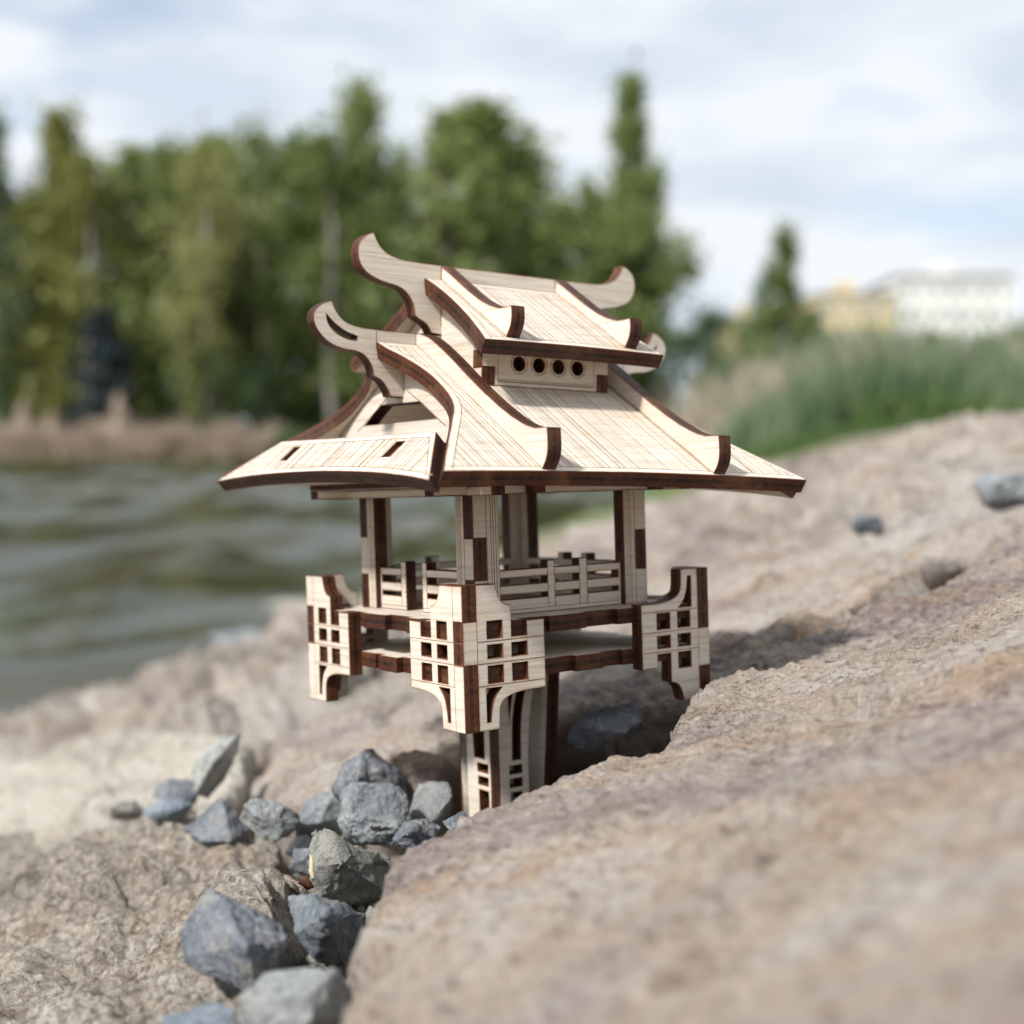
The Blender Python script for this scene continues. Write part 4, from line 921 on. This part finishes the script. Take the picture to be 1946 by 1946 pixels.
TR = [ # x, top y, distance, crown width px, kind, seed, leaves, label
 (-6, 245, 41, 110, 'spire', 1, LEAF_D, 'dark pointed tree cut by the left edge of the photo'),
 (62, 395, 44, 190, 'oval', 2, LEAF_Y, 'yellowish low tree at the far left of the wood'),
 (122, 236, 42, 150, 'spire', 3, LEAF_Y, 'tall yellow green tree with a thin spire at the left of the wood'),
 (175, 330, 41, 150, 'oval', 4, LEAF_Y, 'yellow green rounded tree right of the thin spire'),
 (262, 300, 43, 150, 'column', 5, LEAF_M, 'mid green tree third from the left in the skyline of the wood'),
 (338, 285, 42, 130, 'column', 6, LEAF_M, 'slim mid green tree left of the olive tree in the wood'),
 (395, 300, 40, 120, 'oval', 7, LEAF_Y, 'olive yellow tree in the left half of the wood'),
 (430, 278, 45, 150, 'column', 5, LEAF_M, 'slim greener tree behind the olive yellow tree'),
 (500, 272, 43, 150, 'oval', 8, LEAF_M, 'loose grey green tree with sky showing through'),
 (575, 270, 44, 140, 'column', 6, LEAF_M, 'mid green tree left of the pointed tree above the upper curl'),
 (630, 290, 42, 160, 'oval', 4, LEAF_M, 'green tree with pale limbs left of the upper roof curl'),
 (688, 198, 43, 170, 'spire', 1, LEAF_M, 'pointed tree standing above the upper left roof curl'),
 (770, 320, 45, 150, 'oval', 2, LEAF_M, 'lower tree in the dip right of the pointed tree'),
 (852, 235, 43, 150, 'column', 3, LEAF_M, 'tall fresh green tree left of the two broad tops over the roof'),
 (930, 212, 42, 200, 'column', 5, LEAF_M, 'broad tall green tree above the middle of the roof ridge'),
 (1000, 310, 43, 150, 'oval', 7, LEAF_M, 'rounded green tree right of the broad tall tree'),
 (1065, 400, 45, 110, 'oval', 8, LEAF_D, 'low tree in the dip left of the tallest tree'),
 (1130, 380, 42, 130, 'oval', 4, LEAF_M, 'green rounded tree against the tallest tree'),
 (1195, 172, 43, 130, 'spire', 3, LEAF_M, 'tallest thin tree at the right end of the wood'),
 (1232, 330, 42, 110, 'column', 6, LEAF_M, 'green columnar tree closing the right end of the wood'),
 (1170, 420, 41, 150, 'column', 5, LEAF_M, 'leafy low tree in front of the tallest tree'),
 (195, 590, 39.8, 110, 'spire', 9, LEAF_B, 'small dark bluish spruce on the far shore'),
 (415, 655, 40.2, 120, 'oval', 9, LEAF_D, 'added dark bush in place of the shaded gap at the foot of the wood left of the roof'),  # bush added to darken a gap that is only deep shade
 (480, 690, 40.4, 90, 'oval', 9, LEAF_D, 'smaller added dark bush in place of shade, right of the other added bush'),  # second added bush, its dark leaves stand in for the same shade
 (1490, 452, 36, 100, 'spire', 1, LEAF_M, 'single pointed tree left of the cream apartment block'),
 (1455, 520, 37, 70, 'oval', 2, LEAF_D, 'small leaning tree beside the single pointed tree'),
 (1530, 600, 38, 90, 'oval', 4, LEAF_D, 'dark bush between the single pointed tree and the cream block'),
 (1390, 690, 20, 120, 'oval', 8, LEAF_D, 'dark bush behind the reeds right of the roof'),
 (1620, 672, 24, 120, 'oval', 7, LEAF_D, 'dark bush rising from the reeds below the cream block'),
 (1345, 600, 40, 130, 'oval', 7, LEAF_D, 'low dark tree left of the single pointed tree'),
 (1425, 610, 42, 110, 'oval', 4, LEAF_M, 'low green tree in front of the yellowish low building'),
 (1560, 640, 40, 110, 'oval', 8, LEAF_D, 'bush below the cream apartment block'),
 (1760, 640, 38, 110, 'oval', 2, LEAF_Y, 'brownish bush below the white apartment block'),
 (1925, 630, 36, 140, 'oval', 7, LEAF_D, 'dark bush at the right edge beside the white apartment block'),
]
for i, (x, yt, d, w, kind, sd, lf, lab) in enumerate(TR):
    tree(x, yt, d, w, kind, sd, lf, lab, rot=i * 1.7, group='trees of the wood across the pond' if x < 1260 else None)
def wood():
    """the rest of the wood behind the front trees: one far mass"""
    r = np.random.default_rng(12); C = []
    for i in range(1500):
        x = r.uniform(-120, 1250); d = r.uniform(46, 54)
        lim = np.interp(x, [-120, 0, 60, 200, 450, 700, 780, 950, 1060, 1180, 1250], [300, 340, 400, 350, 335, 330, 370, 320, 420, 330, 390])
        y = lim + (852 - lim) * r.random() ** 0.85
        p = at(x, y, d); C.append((*p, r.uniform(0.5, 1.1)))
    V, Fc = leaf_cloud(np.array(C), 42000, 0.19, r)
    fb = fbm(V[::4] * 0.4, 2); mi = (fb > -0.25).astype(int) + (fb > 0.3)
    tag(link('distant_wood', mesh_np('distant_wood', V, Fc, [LEAF_D, LEAF_M, LEAF_Y], False, mi)), 'dense green wood filling in behind the front trees', 'wood', kind='stuff')
wood()
def blades(name, spots, mat, label, cat, n, seed):
    """reeds: bent blades; spots = list of (x0,x1,y0,y1,hmin,hmax,weight)"""
    r = np.random.default_rng(seed); V, Fc = [], []; ws = np.array([s[6] for s in spots], float); ws /= ws.sum()
    ch = r.choice(len(spots), n, p=ws); k = 0
    A = np.array(spots)[ch]; x = r.uniform(A[:, 0], A[:, 1]); y = r.uniform(A[:, 2], A[:, 3]); h = r.uniform(A[:, 4], A[:, 5])
    clump = 0.75 + 0.5 * (perlin(np.stack([x * 1.3, y * 0.7, x * 0], 1)) + 0.3); h = h * np.clip(clump, 0.45, 1.4)
    z = ground_z(x, y); z = np.maximum(z, -0.05); a = r.uniform(0, 2 * math.pi, n); w = h * 0.018 + 0.006; lean = r.normal(size=(n, 2)) * 0.22
    dx, dy = np.cos(a) * w, np.sin(a) * w
    P = lambda t, s: np.stack([x + lean[:, 0] * h * t * t + dx * s, y + lean[:, 1] * h * t * t + dy * s, z + h * t * (1 - 0.08 * t)], 1)
    V = np.stack([P(0, 1), P(0, -1), P(0.5, -0.9), P(0.5, 0.9), P(1, -0.15), P(1, 0.15)], 1).reshape(-1, 3)
    b = np.arange(n)[:, None] * 6
    Fc = np.concatenate([b + [0, 1, 2, 3], b + [3, 2, 4, 5]])
    tag(link(name, mesh_np(name, V, Fc, mat, False)), label, cat, kind='stuff')
blades('reeds', [(-19, -6.9, 38.2, 40.5, 0.5, 1.1, 1)], REED_B, 'dry beige reeds along the far shore on the left', 'reeds', 15000, 1)
blades('meadow_grass', [(-19, 6, 40.5, 42.0, 0.5, 1.0, 1), (-7.2, 3, 38.2, 40.5, 0.4, 0.9, 1)], GRASS, 'green grass behind the dry reeds on the far shore', 'grass', 9000, 2)
blades('green_reeds', [(1.6, 5.2, 9.0, 15.0, 0.3, 0.95, 2.2), (1.3, 3.2, 6.0, 9.0, 0.12, 0.45, 1), (3.0, 14, 15, 26, 0.6, 1.4, 2)], REED_G, 'grey green reeds behind the stone bank on the right', 'reeds', 22000, 3)
blades('bank_grass', [(0.9, 1.5, 4.4, 5.6, 0.02, 0.10, 1), (1.5, 2.1, 5.5, 7.0, 0.05, 0.26, 1)], GRASS, 'bright grass along the top of the stone bank', 'grass', 2600, 4)
blades('dry_grass', [(1.5, 2.3, 9.0, 13.0, 0.4, 0.95, 2), (2.2, 4.6, 9.0, 14.0, 0.3, 0.95, 1.2), (3.5, 13, 15, 24, 0.5, 1.3, 1)], REED_B, 'dry beige grass mixed into the reeds on the right', 'grass', 2600, 9)
# dry reed heaps on the far shore
def heap(x, d, ytop, wpx, label, seed):
    r = np.random.default_rng(seed); p = at(x, 852, d); gz = float(ground_z(np.array(p[0]), np.array(p[1]))); H = at(x, ytop, d)[2] - gz; R = wpx * d / FPX / 2
    V, Fc = [], []
    for i in range(260):
        a = r.uniform(0, 2 * math.pi); f = r.uniform(0.5, 1.0); b = np.array([math.cos(a) * R * f, math.sin(a) * R * f, 0]); t = np.array([r.normal() * 0.04, r.normal() * 0.04, H * r.uniform(0.75, 1.05)])
        s = np.array([-math.sin(a), math.cos(a), 0]) * 0.05; k = len(V); V += [b - s, b + s, t + s * 0.3, t - s * 0.3]; Fc.append((k, k + 1, k + 2, k + 3))
    o = link('reed_heap', mesh_np('reed_heap', V, Fc, REED_B, False)); o.location = (p[0], p[1], gz); tag(o, label, 'reeds')
heap(226, 39.2, 752, 120, 'pointed heap of dry reeds in front of the dark spruce', 1)
heap(45, 39.2, 765, 90, 'dry reed heap at the far left of the shore', 2)
heap(100, 39.3, 785, 60, 'small dry reed heap between the two larger heaps', 3)

# ------------------------------------------------------------------ apartment blocks beyond the wood
def block(x0, x1, ytop, d, mat, label, floors, cols, depth=14.0, yaw=0.0):
    a, b = at(x0, 852, d), at(x1, 852, d); top = at(x0, ytop, d)[2]; w = b[0] - a[0]
    o = empty('apartment_block', ((a[0] + b[0]) / 2, a[1] + depth / 2, 0.5)); o.rotation_euler[2] = yaw; tag(o, label, 'building')
    def box(name, x0, x1, y0, y1, z0, z1, m, par=o, me=None, loc=None):
        V = [(x, y, z) for z in (z0, z1) for y in (y0, y1) for x in (x0, x1)]
        Fc = [(0, 2, 3, 1), (4, 5, 7, 6), (0, 1, 5, 4), (1, 3, 7, 5), (3, 2, 6, 7), (2, 0, 4, 6)]
        return link(name, mesh_np(name, V, Fc, m, False), par)
    H = top - 0.5
    box('wall', -w / 2, w / 2, -depth / 2, depth / 2, -1, H, mat)
    box('roof', -w / 2 - 0.25, w / 2 + 0.25, -depth / 2 - 0.25, depth / 2 + 0.25, H + 0.002, H + 0.45, ROOFM)
    box('stair_tower', -w * 0.08, w * 0.08, -depth * 0.2, depth * 0.2, H + 0.452, H + 2.2, mat)
    fw, fh = w / cols, H / floors; wm = None
    for i in range(cols):
        for j in range(floors):
            cx, cz = -w / 2 + (i + 0.5) * fw, (j + 0.5) * fh
            if wm is None:
                hw, hh = fw * 0.24, fh * 0.26
                V = [(x, y, z) for z in (-hh, hh) for y in (-0.06, 0.04) for x in (-hw, hw)]
                Fc = [(0, 2, 3, 1), (4, 5, 7, 6), (0, 1, 5, 4), (1, 3, 7, 5), (3, 2, 6, 7), (2, 0, 4, 6)]
                wm = mesh_np('window', V, Fc, PANE, False)
            q = link('window', wm, o); q.location = (cx, -depth / 2, cz); q.scale = (0.7 + 0.6 * ((i * 7 + 3) % 5) / 4, 1, 1 if j else 1.25)
block(1550, 1702, 564, 150, CREAM, 'cream apartment block behind the reeds on the right', 6, 5)
block(1704, 1918, 530, 160, WHITE, 'white apartment block at the right, taller than the cream one', 7, 7)
block(1395, 1465, 608, 150, CREAM, 'low yellowish building left of the single pointed tree', 4, 3)
